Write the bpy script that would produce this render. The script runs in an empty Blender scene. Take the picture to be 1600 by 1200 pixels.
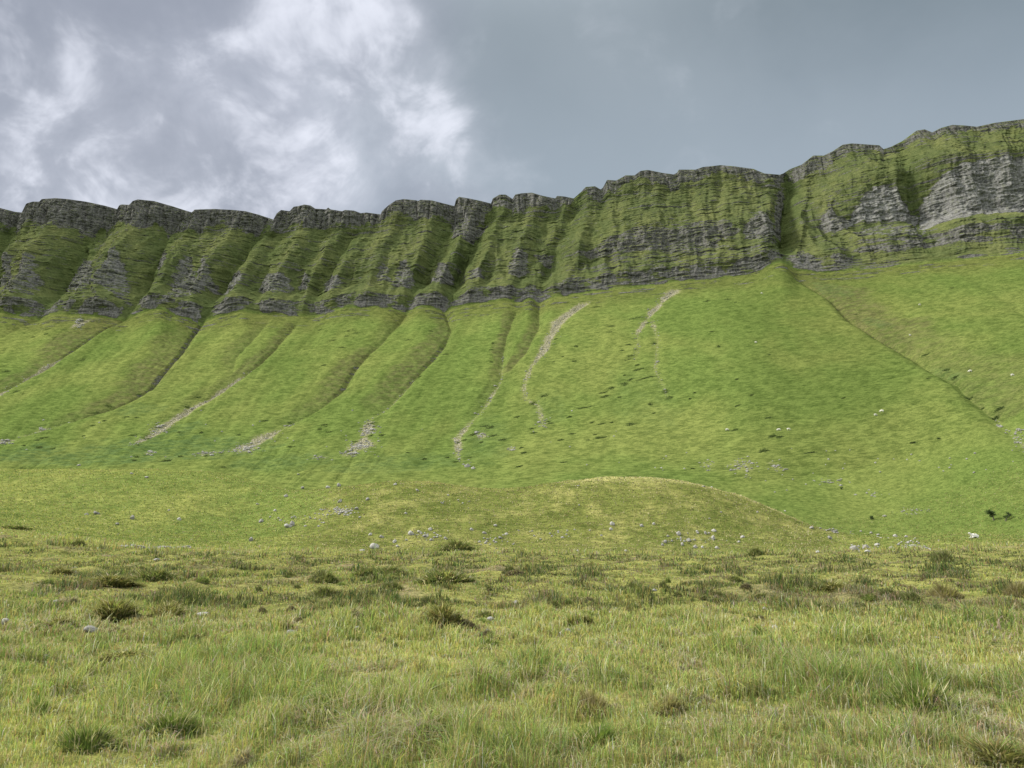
import bpy, math, random
import numpy as np
from mathutils import Vector
rad = math.radians
sc = bpy.context.scene
COL = sc.collection
# ------------------------------------------------------------ camera
EYE = 1.65; PITCH = rad(12.0); FPX = 1155.0
cd = bpy.data.cameras.new("camera"); cam = bpy.data.objects.new("camera", cd); COL.objects.link(cam)
cam.location = (0, 0, EYE); cam.rotation_euler = (rad(90) + PITCH, 0, 0)
cd.sensor_width = 36; cd.lens = 36 * FPX / 1600; cd.clip_start = 0.1; cd.clip_end = 6000
sc.camera = cam
# ------------------------------------------------------------ light and exposure
SUN_DIR = Vector((-0.80, 0.10, 0.60)).normalized()          # towards the sun: to the left and high
sd = bpy.data.lights.new("sun", 'SUN'); sd.energy = 3.1; sd.angle = rad(11); sd.color = (1.0, 0.95, 0.86)
sun = bpy.data.objects.new("sun", sd); COL.objects.link(sun)
sun.rotation_euler = SUN_DIR.to_track_quat('Z', 'Y').to_euler()
sc.view_settings.view_transform = 'Standard'; sc.view_settings.look = 'None'
sc.view_settings.exposure = 0.85; sc.view_settings.gamma = 1; sc.view_settings.use_curve_mapping = False
sc.cycles.max_bounces = 5; sc.cycles.diffuse_bounces = 3; sc.cycles.transmission_bounces = 2

class NT:
    """tiny helper for building node trees"""
    def __init__(s, tree): s.t = tree; s.n = tree.nodes; s.l = tree.links
    def new(s, kind, **kw):
        n = s.n.new(kind)
        for k, v in kw.items(): setattr(n, k, v)
        return n
    def put(s, sock, v):
        if isinstance(v, bpy.types.NodeSocket): s.l.new(v, sock)
        elif v is not None:
            try: sock.default_value = v
            except Exception: sock.default_value = (*v, 1.0)
    def math(s, op, a, b=None, c=None, clamp=False):
        n = s.new('ShaderNodeMath', operation=op, use_clamp=clamp)
        s.put(n.inputs[0], a)
        if b is not None: s.put(n.inputs[1], b)
        if c is not None: s.put(n.inputs[2], c)
        return n.outputs[0]
    def vmath(s, op, a, b=None):
        n = s.new('ShaderNodeVectorMath', operation=op); s.put(n.inputs[0], a)
        if b is not None: s.put(n.inputs[1], b)
        return n.outputs['Value'] if op in ('DOT_PRODUCT', 'LENGTH') else n.outputs[0]
    def mixc(s, f, a, b, mode='MIX'):
        n = s.new('ShaderNodeMix', data_type='RGBA', blend_type=mode)
        s.put(n.inputs[0], f); s.put(n.inputs[6], a); s.put(n.inputs[7], b); return n.outputs[2]
    def noise(s, vec, scale, detail=4, rough=0.55, dist=0.0):
        n = s.new('ShaderNodeTexNoise'); s.put(n.inputs['Vector'], vec); n.inputs['Scale'].default_value = scale
        n.inputs['Detail'].default_value = detail; n.inputs['Roughness'].default_value = rough
        n.inputs['Distortion'].default_value = dist; return n.outputs[0]
    def ramp(s, f, lo, hi, a=0.0, b=1.0):
        n = s.new('ShaderNodeMapRange', interpolation_type='SMOOTHSTEP'); s.put(n.inputs[0], f)
        n.inputs[1].default_value = lo; n.inputs[2].default_value = hi
        n.inputs[3].default_value = a; n.inputs[4].default_value = b; return n.outputs[0]
    def scale(s, vec, xyz):
        n = s.new('ShaderNodeVectorMath', operation='MULTIPLY'); s.put(n.inputs[0], vec); n.inputs[1].default_value = xyz
        return n.outputs[0]

def ray(px, py):
    """photo pixel (1600 x 1200) -> (X/Y, (Z-EYE)/Y)"""
    xn = (np.asarray(px, float) - 800) / FPX; yn = (600 - np.asarray(py, float)) / FPX
    den = math.cos(PITCH) - yn * math.sin(PITCH)
    return xn / den, (math.sin(PITCH) + yn * math.cos(PITCH)) / den

def sky_dir(px, py):
    k, e = ray(px, py); v = np.array([float(k), 1.0, float(e)]); return tuple(v / np.linalg.norm(v))

# ------------------------------------------------------------ sky: broken overcast over a Nishita sky
w = bpy.data.worlds.new("World"); sc.world = w; w.use_nodes = True
N = NT(w.node_tree); N.n.clear()
tc = N.new('ShaderNodeTexCoord').outputs['Generated']
sky = N.new('ShaderNodeTexSky', sky_type='NISHITA'); sky.sun_disc = False
sky.sun_elevation = math.asin(SUN_DIR.z); sky.sun_rotation = math.atan2(SUN_DIR.x, SUN_DIR.y)
sep = N.new('ShaderNodeSeparateXYZ'); N.put(sep.inputs[0], tc)
dx, dy, dz = sep.outputs
up = N.math('ADD', N.math('MAXIMUM', dz, 0.0), 0.75)
comb = N.new('ShaderNodeCombineXYZ')
N.put(comb.inputs[0], N.math('DIVIDE', dx, up)); N.put(comb.inputs[1], N.math('DIVIDE', dy, up)); comb.inputs[2].default_value = 3.7
P = comb.outputs[0]
n1 = N.noise(P, 1.9, 7, 0.52, 0.25)
n2 = N.noise(P, 4.6, 6, 0.55, 0.4)
n3 = N.noise(N.scale(P, (1.0, 1.0, 2.0)), 0.8, 4, 0.5)
def lobe(px, py, width, out=1.0):
    """soft opening in the cloud round one direction of the sky"""
    d = N.vmath('DOT_PRODUCT', tc, sky_dir(px, py))
    return N.ramp(d, math.cos(width), 1.0, 0.0, out)
open_ = N.math('ADD', lobe(545, 90, .17, 1.15), lobe(590, 175, .15, .70))
for a in ((505, 5, .12, .45), (110, 190, .26, .42), (320, 280, .22, .62), (470, 290, .14, .50), (745, 282, .11, .80), (40, 310, .20, .42), (410, 200, .2, .25), (20, 110, .15, .15)):
    open_ = N.math('ADD', open_, lobe(*a))
turb = N.ramp(N.math('ADD', N.math('MULTIPLY', n1, 0.5), N.math('MULTIPLY', n2, 0.55)), 0.37, 0.68)
n4 = N.noise(P, 10.0, 5, .58, .5); n5 = N.noise(P, 24.0, 4, .55, .4)
cover = N.math('ADD', N.math('ADD', N.math('MULTIPLY', n2, .55), N.math('MULTIPLY', n4, .60)), N.math('MULTIPLY', n5, .25))
soft = N.ramp(N.math('ADD', N.math('MULTIPLY', N.math('MINIMUM', open_, 1.15), .40), N.math('MULTIPLY', N.math('SUBTRACT', cover, .70), 1.5)), 0.05, 0.95, 0.0, 0.62)
knot = N.ramp(N.math('ADD', N.math('MULTIPLY', N.math('MINIMUM', open_, 1.25), .46), N.math('MULTIPLY', N.math('SUBTRACT', N.math('ADD', N.math('MULTIPLY', n4, .7), N.math('MULTIPLY', n5, .3)), .5), 2.6)), 0.42, 0.90)
bright = N.math('ADD', soft, N.math('MULTIPLY', knot, .42))
# left of the view the cloud is lavender grey and lumpy, right of it an even blue grey sheet
side = N.ramp(N.math('ADD', N.math('DIVIDE', dx, N.math('MAXIMUM', dy, 0.05)), N.math('MULTIPLY', N.math('SUBTRACT', n2, 0.5), 0.6)), -0.34, 0.04)
left_c = N.mixc(N.ramp(N.math('ADD', N.math('MULTIPLY', n1, .6), N.math('MULTIPLY', n2, .4)), 0.36, 0.66), (0.330, 0.360, 0.430), (0.450, 0.485, 0.575))
right_c = N.mixc(N.ramp(N.math('ADD', N.math('MULTIPLY', n3, .55), N.math('ADD', N.math('MULTIPLY', n1, .3), N.math('MULTIPLY', n2, .15))), 0.42, 0.60), (0.165, 0.215, 0.250), (0.330, 0.385, 0.430))
low = N.ramp(dz, 0.64, 0.42)
right_c = N.mixc(N.math('MULTIPLY', low, 0.8), right_c, (0.385, 0.455, 0.525))
base = N.mixc(side, left_c, right_c)
cloud = N.mixc(N.math('MULTIPLY', bright, 1.0, clamp=True), base, (0.90, 0.93, 1.03))
# cloud out of view, overhead and behind, is brightened to light the land
over = N.math('ADD', N.math('MULTIPLY', N.ramp(dz, 0.60, 0.95), 1.0), N.math('MULTIPLY', N.ramp(dy, 0.1, -0.7), 0.55))
gain = N.math('ADD', 0.56, N.math('MULTIPLY', over, 1.5))
cloud = N.mixc(N.math('MULTIPLY', over, .8, clamp=True), cloud, (.66, .645, .60))
cl = N.new('ShaderNodeVectorMath', operation='SCALE'); N.put(cl.inputs[0], cloud); N.put(cl.inputs['Scale'], gain)
b1 = N.new('ShaderNodeBackground'); N.put(b1.inputs[0], cl.outputs[0]); b1.inputs[1].default_value = 1.0
b2 = N.new('ShaderNodeBackground'); N.put(b2.inputs[0], sky.outputs[0]); b2.inputs[1].default_value = 0.06
mx = N.new('ShaderNodeMixShader'); mx.inputs[0].default_value = 0.93
N.l.new(b2.outputs[0], mx.inputs[1]); N.l.new(b1.outputs[0], mx.inputs[2])
wo = N.new('ShaderNodeOutputWorld'); N.l.new(mx.outputs[0], wo.inputs[0])

# ------------------------------------------------------------ numpy noise
def _hash(ix, iy, seed):
    h = (ix.astype(np.uint32) * np.uint32(374761393) + iy.astype(np.uint32) * np.uint32(668265263) + np.uint32(seed * 974711 & 0xffffffff))
    h = (h ^ (h >> np.uint32(13))) * np.uint32(1274126177)
    h = h ^ (h >> np.uint32(16))
    return (h & np.uint32(0xffff)).astype(np.float32) * np.float32(2 * math.pi / 65536)
def gn(x, y, seed=0):
    """2D gradient noise, about -1..1"""
    x = np.asarray(x, np.float64); y = np.asarray(y, np.float64)
    fx = np.floor(x); fy = np.floor(y); ix = fx.astype(np.int64); iy = fy.astype(np.int64)
    tx = (x - fx).astype(np.float32); ty = (y - fy).astype(np.float32)
    ux = tx * tx * tx * (tx * (tx * 6 - 15) + 10); uy = ty * ty * ty * (ty * (ty * 6 - 15) + 10)
    def g(a, b):
        t = _hash(ix + a, iy + b, seed); return np.cos(t) * (tx - a) + np.sin(t) * (ty - b)
    n00 = g(0, 0); n10 = g(1, 0); n01 = g(0, 1); n11 = g(1, 1)
    return 1.5 * ((n00 * (1 - ux) + n10 * ux) * (1 - uy) + (n01 * (1 - ux) + n11 * ux) * uy)
def fbm(x, y, oct=4, seed=0, gain=0.5, lac=2.03):
    s = 0; a = 1.0; t = 0
    for i in range(oct):
        s = s + a * gn(x, y, seed + i * 17); t += a; a *= gain; x = np.asarray(x) * lac + 13.7; y = np.asarray(y) * lac - 7.1
    return s / t * 1.3
def sstep(a, b, x):
    t = np.clip((np.asarray(x, float) - a) / (b - a), 0, 1); return t * t * (3 - 2 * t)
def lerp(a, b, t): return a + (b - a) * t

# ------------------------------------------------------------ the lie of the land
KX = lambda px: ray(px, 500)[0]
def curve(pts):
    """(photo x, value) list -> function of k = X/Y"""
    xs = np.array([KX(p[0]) for p in pts]); vs = np.array([p[1] for p in pts], float)
    return lambda k: np.interp(k, xs, vs)
def smooth_curve(pts, wdt=0.02):
    f = curve(pts); ks = np.linspace(-1.5, 1.5, 3001); v = f(ks)
    n = max(1, int(wdt / 0.001)); ker = np.hanning(2 * n + 3); ker /= ker.sum()
    v = np.convolve(np.pad(v, (n + 1, n + 1), mode='edge'), ker, mode='valid')
    return lambda k: np.interp(k, ks, v)
Yb = smooth_curve([(-400, 665), (0, 650), (400, 638), (800, 622), (1000, 612), (1230, 592), (1600, 522), (2000, 470)], .12)
Yc = smooth_curve([(-400, 800), (0, 782), (400, 765), (800, 745), (1250, 702), (1600, 642), (2000, 590)], .12)
base_py = [(-300, 500), (-30, 492), (0, 489), (58, 499), (78, 491), (120, 492), (160, 494), (197, 499), (235, 484), (250, 482), (266, 491), (317, 502), (350, 492), (380, 485), (392, 489), (440, 493), (493, 496), (512, 488), (545, 481), (600, 481),
           (634, 489), (655, 479), (697, 484), (720, 478), (790, 469), (812, 475), (825, 467), (844, 474), (862, 465), (900, 460), (960, 452), (1000, 449), (1060, 441), (1100, 438), (1150, 433), (1190, 425), (1215, 413), (1232, 410),
           (1250, 423), (1300, 426), (1390, 420), (1469, 410), (1600, 398), (1900, 372)]
_bp = smooth_curve(base_py, .010)
def px_of(k, e):   # inverse of ray
    # e=(s+yn c)/(c-yn s) -> yn
    c, s = math.cos(PITCH), math.sin(PITCH)
    yn = (e * c - s) / (c + e * s); return 800 + FPX * k * (c - yn * s), 600 - FPX * yn
def elev_at(k, pyf):
    """elevation (Z-EYE)/Y of the photo row pyf(k) in the column k"""
    py = pyf(k); c, s = math.cos(PITCH), math.sin(PITCH); yn = (600 - py) / FPX
    return (s + yn * c) / (c - yn * s)
def Zb(k): return EYE + Yb(k) * elev_at(k, _bp)
crest_pts = [(-300, 330), (-40, 322), (-2, 331), (9, 332), (14, 318), (24, 315), (35, 315), (38, 311), (60, 309.5), (80, 311), (110, 315), (140, 321), (163, 327),
    (165, 320), (170, 319.5), (181, 320), (186, 314), (194, 311.5), (220, 314), (250, 322), (270, 328), (284, 332), (287, 327.5), (300, 327), (320, 326.5), (350, 328), (370, 330),
    (390, 335), (416, 343), (420, 334), (427, 328), (441, 330), (447, 323), (455, 322), (464, 319.5), (474, 321), (482, 326), (500, 327), (503, 324), (506, 327), (526, 330), (530, 328), (545, 329),
    (556, 333), (565, 332), (588, 335), (590, 330), (600, 321), (612, 313), (625, 311), (645, 313), (648, 314), (652, 312), (670, 313), (690, 318), (707, 322), (709, 312), (714, 307.5), (730, 310),
    (750, 314), (766, 318), (769, 310), (780, 304), (790, 304), (801, 311), (805, 304), (815, 302), (832, 301), (850, 306), (870, 310), (873, 306), (885, 307), (900, 310),
    (912, 300), (920, 292), (935, 291), (944, 296), (948, 293), (955, 281), (970, 282), (976, 279), (985, 274), (1000, 274), (1010, 267), (1022, 265.5), (1045, 270), (1064, 272.5), (1071, 269), (1073, 265),
    (1100, 265), (1112, 261), (1142, 258), (1165, 260), (1195, 264), (1212, 271), (1237, 273), (1243, 271), (1255, 264), (1275, 257), (1295, 243), (1312, 243), (1328, 236), (1345, 226), (1360, 224),
    (1405, 227), (1411, 233), (1425, 229), (1445, 220), (1470, 204), (1483, 202), (1495, 207), (1510, 200), (1530, 195), (1550, 196), (1570, 198), (1580, 196), (1600, 192), (1650, 186), (1900, 175)]
_cp = curve(crest_pts); _cps = smooth_curve(crest_pts, .05)
def Zc_smooth(k): return EYE + Yc(k) * elev_at(k, _cps)
# talus profile
_zks = np.linspace(-1.5, 1.5, 3001); _n = 180; _ker = np.hanning(2 * _n + 1); _ker /= _ker.sum()
_zbs = np.convolve(np.pad(Zb(_zks), (_n, _n), mode='edge'), _ker, mode='valid')
def Zbs(k): return np.interp(k, _zks, _zbs)
d1f = smooth_curve([(0, 170), (400, 175), (800, 190), (950, 200), (1230, 300), (1600, 280)], .22)
Lf = smooth_curve([(0, 200), (400, 200), (800, 215), (950, 215), (1230, 90), (1600, 70)], .22)
sef = smooth_curve([(0, .12), (400, .12), (800, .11), (950, .106), (1230, .26), (1600, .30)], .22)
ST = 0.62
def talus0(k, Y):
    d = Yb(k) - Y; d1 = d1f(k); L = Lf(k); se = sef(k)
    a = np.minimum(d, d1) * ST
    q = np.clip(d - d1, 0, L); a = a + q * ST - (ST - se) * q * q / (2 * L)
    a = a + np.clip(d - d1 - L, 0, None) * se
    w_ = sstep(0, 130, d); return Zb(k) * (1 - w_) + Zbs(k) * w_ - a
# near and middle ground: thin plate spline through surveyed points (k, ln Y) -> Z
G = []
for px in (-500, 0, 400, 800, 1200, 1600, 2100):
    for Y, Z in ((3, 0), (8, 0.0), (20, 0.02), (40, 0.05), (62, 0.1)): G.append((KX(px), Y, Z))
def gp(px, py, Y):
    k, e = ray(px, py); G.append((float(k), Y, EYE + float(e) * Y))
for a in [(-300, 815, 92), (0, 831, 92), (100, 843, 92), (200, 855, 92), (300, 859, 92), (420, 861, 92), (560, 863, 92), (800, 865, 92), (1000, 866, 92), (1280, 861, 92), (1450, 857, 92), (1600, 852, 92), (1900, 846, 92),
          (-300, 760, 150), (0, 784, 140), (0, 739, 205), (-300, 728, 205), (150, 738, 205), (150, 792, 140), (300, 742, 205), (300, 800, 140), (380, 750, 200), (380, 812, 140),
          (450, 838, 110), (450, 790, 142), (450, 764, 170), (550, 856, 104), (550, 759, 145), (640, 857, 104), (640, 752, 145), (700, 757, 145), (780, 856, 106), (780, 766, 145), (850, 856, 106), (850, 757, 144),
          (950, 857, 104), (950, 800, 120), (950, 745, 142), (1050, 857, 104), (1050, 800, 120), (1050, 750, 142), (1100, 759, 142), (1180, 784, 142), (1180, 857, 104), (1180, 820, 120), (1235, 808, 140), (1285, 829, 138),
          (1340, 838, 138), (1340, 858, 102), (1450, 838, 140), (1520, 840, 140), (1600, 846, 140), (1900, 842, 140)]: gp(*a)
for px, Y, Z in ((-300, 240, 18), (0, 240, 16.5), (200, 240, 17), (0, 300, 17), (-300, 300, 17), (350, 235, 16), (300, 300, 16), (480, 190, 11), (560, 185, 8.0), (700, 185, 7.0), (800, 185, 6.5), (950, 172, 7.0), (1050, 172, 5.5),
                 (560, 230, 6), (800, 230, 5), (1000, 220, 4), (1150, 170, 2), (1230, 165, 1), (1350, 165, 0.6), (1500, 165, -.5), (1650, 165, -1.5), (1900, 165, -2), (800, 300, 4), (1200, 230, 0), (1200, 300, 0), (1600, 230, -3), (1600, 300, -3), (1900, 300, -3)):
    G.append((float(KX(px)), Y, Z))
G = np.array(G); GX = np.stack([G[:, 0] * 1.6, np.log(G[:, 1])], 1)
def _tps(r2): return np.where(r2 > 1e-12, r2 * np.log(r2 + 1e-12), 0)
nG = len(G); A = np.zeros((nG + 3, nG + 3))
A[:nG, :nG] = _tps(((GX[:, None] - GX[None]) ** 2).sum(-1)) + np.eye(nG) * 1e-3
A[:nG, nG] = 1; A[:nG, nG + 1:] = GX; A[nG, :nG] = 1; A[nG + 1:, :nG] = GX.T
Wt = np.linalg.solve(A, np.concatenate([G[:, 2], np.zeros(3)]))
gk = np.linspace(-1.3, 1.3, 261); gl = np.linspace(math.log(2.5), math.log(340), 241)
KK, LL = np.meshgrid(gk, gl); Q = np.stack([KK.ravel() * 1.6, LL.ravel()], 1)
GZ = (_tps(((Q[:, None] - GX[None]) ** 2).sum(-1)) @ Wt[:nG] + Wt[nG] + Q @ Wt[nG + 1:]).reshape(KK.shape)
def ground0(k, Y):
    u = (np.clip(k, -1.3, 1.3) + 1.3) / 2.6 * 260; v = (np.log(np.clip(Y, 2.5, 340)) - gl[0]) / (gl[-1] - gl[0]) * 240
    i = np.clip(u.astype(int), 0, 259); j = np.clip(v.astype(int), 0, 239); fu = u - i; fv = v - j
    return (GZ[j, i] * (1 - fu) + GZ[j, i + 1] * fu) * (1 - fv) + (GZ[j + 1, i] * (1 - fu) + GZ[j + 1, i + 1] * fu) * fv
def smax(a, b, r):
    h = np.clip(0.5 + 0.5 * (a - b) / r, 0, 1); return b + (a - b) * h + r * h * (1 - h)
def land0(X, Y):
    k = X / np.maximum(Y, 2.0)
    return smax(talus0(k, Y), ground0(k, Y), 3.0)
YS = np.concatenate([np.geomspace(3.5, 320, 700), np.linspace(321, 660, 340)])
def hit(px, py, fn=land0):
    """where the sight line of a photo pixel meets the land"""
    k, e = ray(px, py); k = float(k); e = float(e)
    z = fn(k * YS, YS); d = z - (EYE + e * YS); i = np.nonzero(d > 0)[0]
    if len(i) == 0 or i[0] == 0: Y = YS[-1] if len(i) == 0 else YS[0]
    else:
        i = i[0]; t = d[i - 1] / (d[i - 1] - d[i]); Y = YS[i - 1] + t * (YS[i] - YS[i - 1])
    return k * Y, Y

# ------------------------------------------------------------ gullies and scree runs of the talus
# points: px, py, depth, width of left bank, width of right bank, scree half-width, brown of left bank, brown of right bank
def line(rows):
    r = []
    for (px, py, *v) in rows:
        X, Y = hit(px, min(py, 498) if False else py); r.append((X, Y, *v))
    r.sort(key=lambda q: q[1]); return np.array(r, float)
TG = [line(l) for l in (
    [(62, 497, 3, 14, 6, 0, .4, 0), (40, 506, 3, 12, 6, 0, .2, 0), (0, 528, 2, 10, 6, 0, 0, 0), (-60, 560, 1, 8, 6, 0, 0, 0)],
    [(198, 496, 4, 30, 6, 0, 1, 0), (160, 513, 6, 34, 6, 0, 1, 0), (112, 546, 6, 30, 6, 1.2, 1, .2), (75, 569, 5, 22, 7, 2.6, .8, .2), (0, 611, 3.5, 20, 8, 2.4, .7, 0), (-80, 655, 2, 16, 8, 1, 0, 0)],
    [(317, 499, 7, 22, 5, 0, .5, .3), (300, 521, 8, 26, 5, 0, .6, .4), (284, 546, 8, 28, 6, 0, .8, .5), (262, 568, 8, 28, 6, 0, 1, .5), (235, 603, 7, 26, 7, 0, 1, .3), (205, 622, 6, 24, 8, 0, 1, 0), (160, 640, 4.5, 20, 9, 0, .7, 0),
     (110, 655, 3, 14, 8, .6, .3, 0), (60, 671, 2, 10, 8, 1.2, 0, 0), (0, 689, 1.2, 8, 8, .8, 0, 0)],
    [(421, 500, 2, 14, 5, 0, .4, 0), (398, 526, 3, 16, 5, 0, .5, 0), (369, 557, 3, 16, 5, 0, .5, .1), (364, 580, 2, 10, 6, 0, .2, 0), (352, 597, 1, 8, 6, 0, 0, 0)],
    [(462, 506, 3, 10, 5, 0, .6, .1), (430, 540, 5, 13, 5, 0, 1, .2), (405, 567, 5, 13, 5, 0, 1, .2), (372, 590, 4, 14, 6, 1.4, .5, .1), (340, 612, 4, 16, 7, 2.6, .3, .1), (300, 636, 3, 14, 7, 2.6, .3, 0), (270, 655, 2.5, 12, 8, 3.0, .2, 0), (248, 672, 2, 10, 8, 3.4, 0, 0), (200, 697, 1, 8, 8, .8, 0, 0)],
    [(634, 489, 4, 10, 5, 0, .5, .1), (620, 507, 4, 12, 5, 0, .4, .1), (597, 532, 3.5, 12, 5, .3, .3, 0), (572, 552, 5, 14, 6, 0, 1, .1), (555, 572, 5.5, 16, 6, 0, 1, .1), (537, 602, 5.5, 18, 6, .3, 1, .1), (515, 620, 5, 18, 6, .3, .8, 0), (490, 640, 4, 14, 6, .5, .3, 0),
     (462, 654, 3, 12, 7, 1.0, .1, 0), (430, 672, 2.6, 10, 8, 3.4, 0, 0), (395, 692, 2, 9, 8, 4.2, 0, 0), (355, 706, 1, 8, 8, 1.5, 0, 0)],
    [(694, 482, 5, 10, 6, 0, .6, .3), (706, 510, 5, 18, 6, 0, .8, .3), (697, 532, 5.5, 20, 6, .3, .9, .2), (677, 557, 5.5, 24, 6, .3, 1, .2), (650, 582, 5.5, 24, 7, .3, 1, .1), (625, 612, 4.5, 22, 7, .8, .8, .1), (605, 635, 3, 14, 7, 1, .3, 0), (580, 652, 2, 10, 8, .8, 0, 0),
     (574, 668, 1.5, 8, 8, 2.5, 0, 0), (566, 690, 1, 8, 8, 2.4, 0, 0), (548, 705, .8, 8, 8, 2.8, 0, 0)],
    [(806, 488, 3, 10, 6, 0, .8, .1), (792, 522, 3.5, 10, 7, 0, 1, .1), (786, 552, 3.5, 10, 7, 0, .9, .2), (783, 590, 3, 8, 7, .8, .5, .2), (770, 610, 3, 8, 7, 1.4, .2, .2), (758, 632, 2.6, 8, 7, 1.8, .1, .1), (732, 662, 2, 8, 7, 1.6, 0, 0), (716, 682, 1.4, 7, 7, 1.6, 0, 0), (715, 712, 1, 6, 6, 1.1, 0, 0), (730, 727, .6, 6, 6, .8, 0, 0)],
    [(843, 474, 3, 8, 5, 0, .5, .3), (842, 512, 3, 10, 5, 0, .8, .2), (822, 547, 3, 11, 5, 0, 1, .1), (800, 573, 2.5, 9, 5, .3, .8, 0), (788, 586, 1.5, 6, 5, .3, .3, 0)],
    [(912, 474, 2.5, 6, 6, 3.0, .2, 0), (875, 500, 2.5, 8, 8, 4.0, .1, .1), (860, 525, 2, 7, 7, 3.4, 0, 0), (850, 547, 1.6, 7, 7, 2.4, 0, 0), (830, 572, 1.2, 7, 7, 1.6, 0, 0), (819, 602, .8, 6, 6, 1.0, 0, 0), (821, 622, .7, 6, 6, 1.0, 0, 0), (842, 634, .6, 6, 6, .9, 0, 0), (850, 668, .4, 6, 6, .7, 0, 0)],
    [(1056, 452, 2.2, 6, 6, 3.4, .1, 0), (1038, 466, 2.2, 7, 7, 4.2, .1, .1), (1022, 484, 2, 8, 7, 2.6, .1, 0), (1008, 502, 1.8, 7, 7, 1.5, 0, 0), (996, 520, 1.2, 7, 7, 1.2, 0, 0), (997, 540, 1, 6, 6, .9, 0, 0), (992, 565, .6, 6, 6, .5, 0, 0)],
    [(1020, 502, .8, 5, 5, 1.2, 0, 0), (1027, 530, 1, 5, 5, 1.1, 0, 0), (1024, 580, .6, 5, 5, .7, 0, 0), (1040, 610, .4, 5, 5, .6, 0, 0), (1042, 625, .3, 5, 5, .6, 0, 0)],
    [(1234, 420, 3, 6, 16, 0, .2, .6), (1294, 462, 5, 6, 34, 0, .1, 1), (1331, 497, 5.5, 6, 34, 0, .1, 1), (1381, 528, 5.5, 6, 34, 0, 0, .9), (1431, 556, 5, 7, 32, 0, 0, .5), (1491, 590, 4.5, 7, 32, 0, 0, .5), (1553, 644, 3.5, 7, 28, .3, 0, .6), (1600, 690, 2.5, 7, 24, 1.4, 0, .2), (1660, 745, 1, 7, 14, 1, 0, 0)],
    [(1495, 421, 1, 5, 12, 0, 0, 0), (1562, 462, 1.8, 5, 18, 0, 0, .1), (1640, 520, 1.8, 5, 18, 0, 0, .1), (1700, 590, 1, 5, 12, 0, 0, 0)],
)]
def gullies(X, Y):
    dep = np.zeros(X.shape); scree = np.zeros(X.shape); brown = np.zeros(X.shape); cutm = np.zeros(X.shape); global CUT
    wob = 3.0 * fbm(X / 38, Y / 30, 3, 5) + 1.0 * gn(X / 9, Y / 9, 6)
    for L in TG:
        ys = L[:, 1]; m = (Y > ys[0] - 1) & (Y < ys[-1] + 8)
        if not m.any(): continue
        x = X[m]; y = Y[m]; f = lambda c: np.interp(y, ys, L[:, c])
        endf = np.clip((ys[-1] + 8 - y) / 8, 0, 1) * np.clip((y - ys[0] + 1) / 12, 0, 1)
        dx_ = x - f(0) - wob[m] * .28; sl = np.gradient(L[:, 0], ys); cs = 1 / np.sqrt(1 + np.interp(y, ys, sl) ** 2); dx_ = dx_ * cs
        wl = f(3); wr = f(4); u = np.where(dx_ < 0, -dx_ / wl, dx_ / wr)
        q = np.clip(1 - u, 0, 1); prof = q ** 1.35
        dep[m] = np.maximum(dep[m], (0.62 * f(2) * prof + .45 * np.clip(f(2) - 2, 0, 5) * np.clip(1 - np.abs(dx_) / 3.2, 0, 1)) * endf)
        cutm[m] = np.maximum(cutm[m], np.clip((f(2) - 4.5) / 2.5, 0, 1) * sstep(3.6, .8, np.abs(dx_ + 1.0) + 1.2 * np.abs(wob[m]) * .5) * endf)
        b = np.where(dx_ < 0, f(6), f(7)) * sstep(1.0, .55, u + .35 * wob[m] / 3)
        brown[m] = np.maximum(brown[m], b * endf)
        sw = f(5) * (1.25 + .40 * wob[m]); s = np.where(sw > .02, sstep(1.5, .3, np.abs(dx_ + .35 * wob[m]) / np.maximum(sw, .05)), 0)
        scree[m] = np.maximum(scree[m], .9 * s * endf * np.clip(sw / 2.6, .42, 1))
    CUT = cutm
    return dep, scree, brown
def spot(X, Y, pts, seed=3):
    """loose patches round listed photo points: (px, py, half width px, half height px, strength)"""
    out = np.zeros(X.shape)
    wx = gn(X / 7, Y / 7, seed) * .35
    for (px, py, wx_, wy_, s) in pts:
        x0, y0 = hit(px, py); x1, _ = hit(px + wx_, py); _, y1 = hit(px, py - wy_)
        rx = max(abs(x1 - x0 * 1.0), .5); ry = max(abs(y1 - y0), .5)
        m = (abs(Y - y0) < 1.7 * ry) & (abs(X - x0) < 1.7 * rx + 3)
        if m.any():
            r = np.sqrt(((X[m] - x0) / rx) ** 2 + ((Y[m] - y0) / ry) ** 2) + wx[m]
            out[m] = np.maximum(out[m], s * sstep(1.15, .6, r))
    return out
SCREE_SPOTS = [(126, 504, 7, 9, .8), (575, 672, 14, 9, .5), (565, 697, 22, 9, .7), (545, 708, 14, 4, .5), (500, 715, 12, 3, .4), (752, 680, 9, 6, .6), (800, 701, 8, 4, .5), (850, 662, 8, 7, .35),
               (1160, 728, 18, 13, .38), (1210, 728, 12, 9, .32), (1107, 727, 12, 8, .25), (1300, 752, 22, 6, .22), (1590, 675, 8, 12, .5), (248, 668, 14, 9, .5), (320, 708, 18, 4, .5), (235, 708, 8, 3, .5), (388, 700, 18, 9, .55), (8, 688, 12, 5, .6),
               (70, 668, 12, 3, .5), (905, 760, 5, 2, .3), (1365, 770, 18, 6, .15), (1420, 800, 30, 8, .15)]
LUSH_SPOTS = [(270, 700, 170, 22, .8), (150, 715, 150, 14, .8), (30, 710, 60, 20, .9), (440, 722, 90, 14, .6), (620, 725, 120, 16, .5), (760, 690, 40, 40, .4), (1300, 450, 30, 14, .5), (1370, 500, 22, 14, .5), (1480, 575, 26, 16, .4), (290, 668, 30, 12, .7), (215, 640, 40, 10, .5),
              (860, 640, 30, 30, .3), (1000, 620, 60, 60, .22), (620, 445, 30, 20, .0)]
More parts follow.
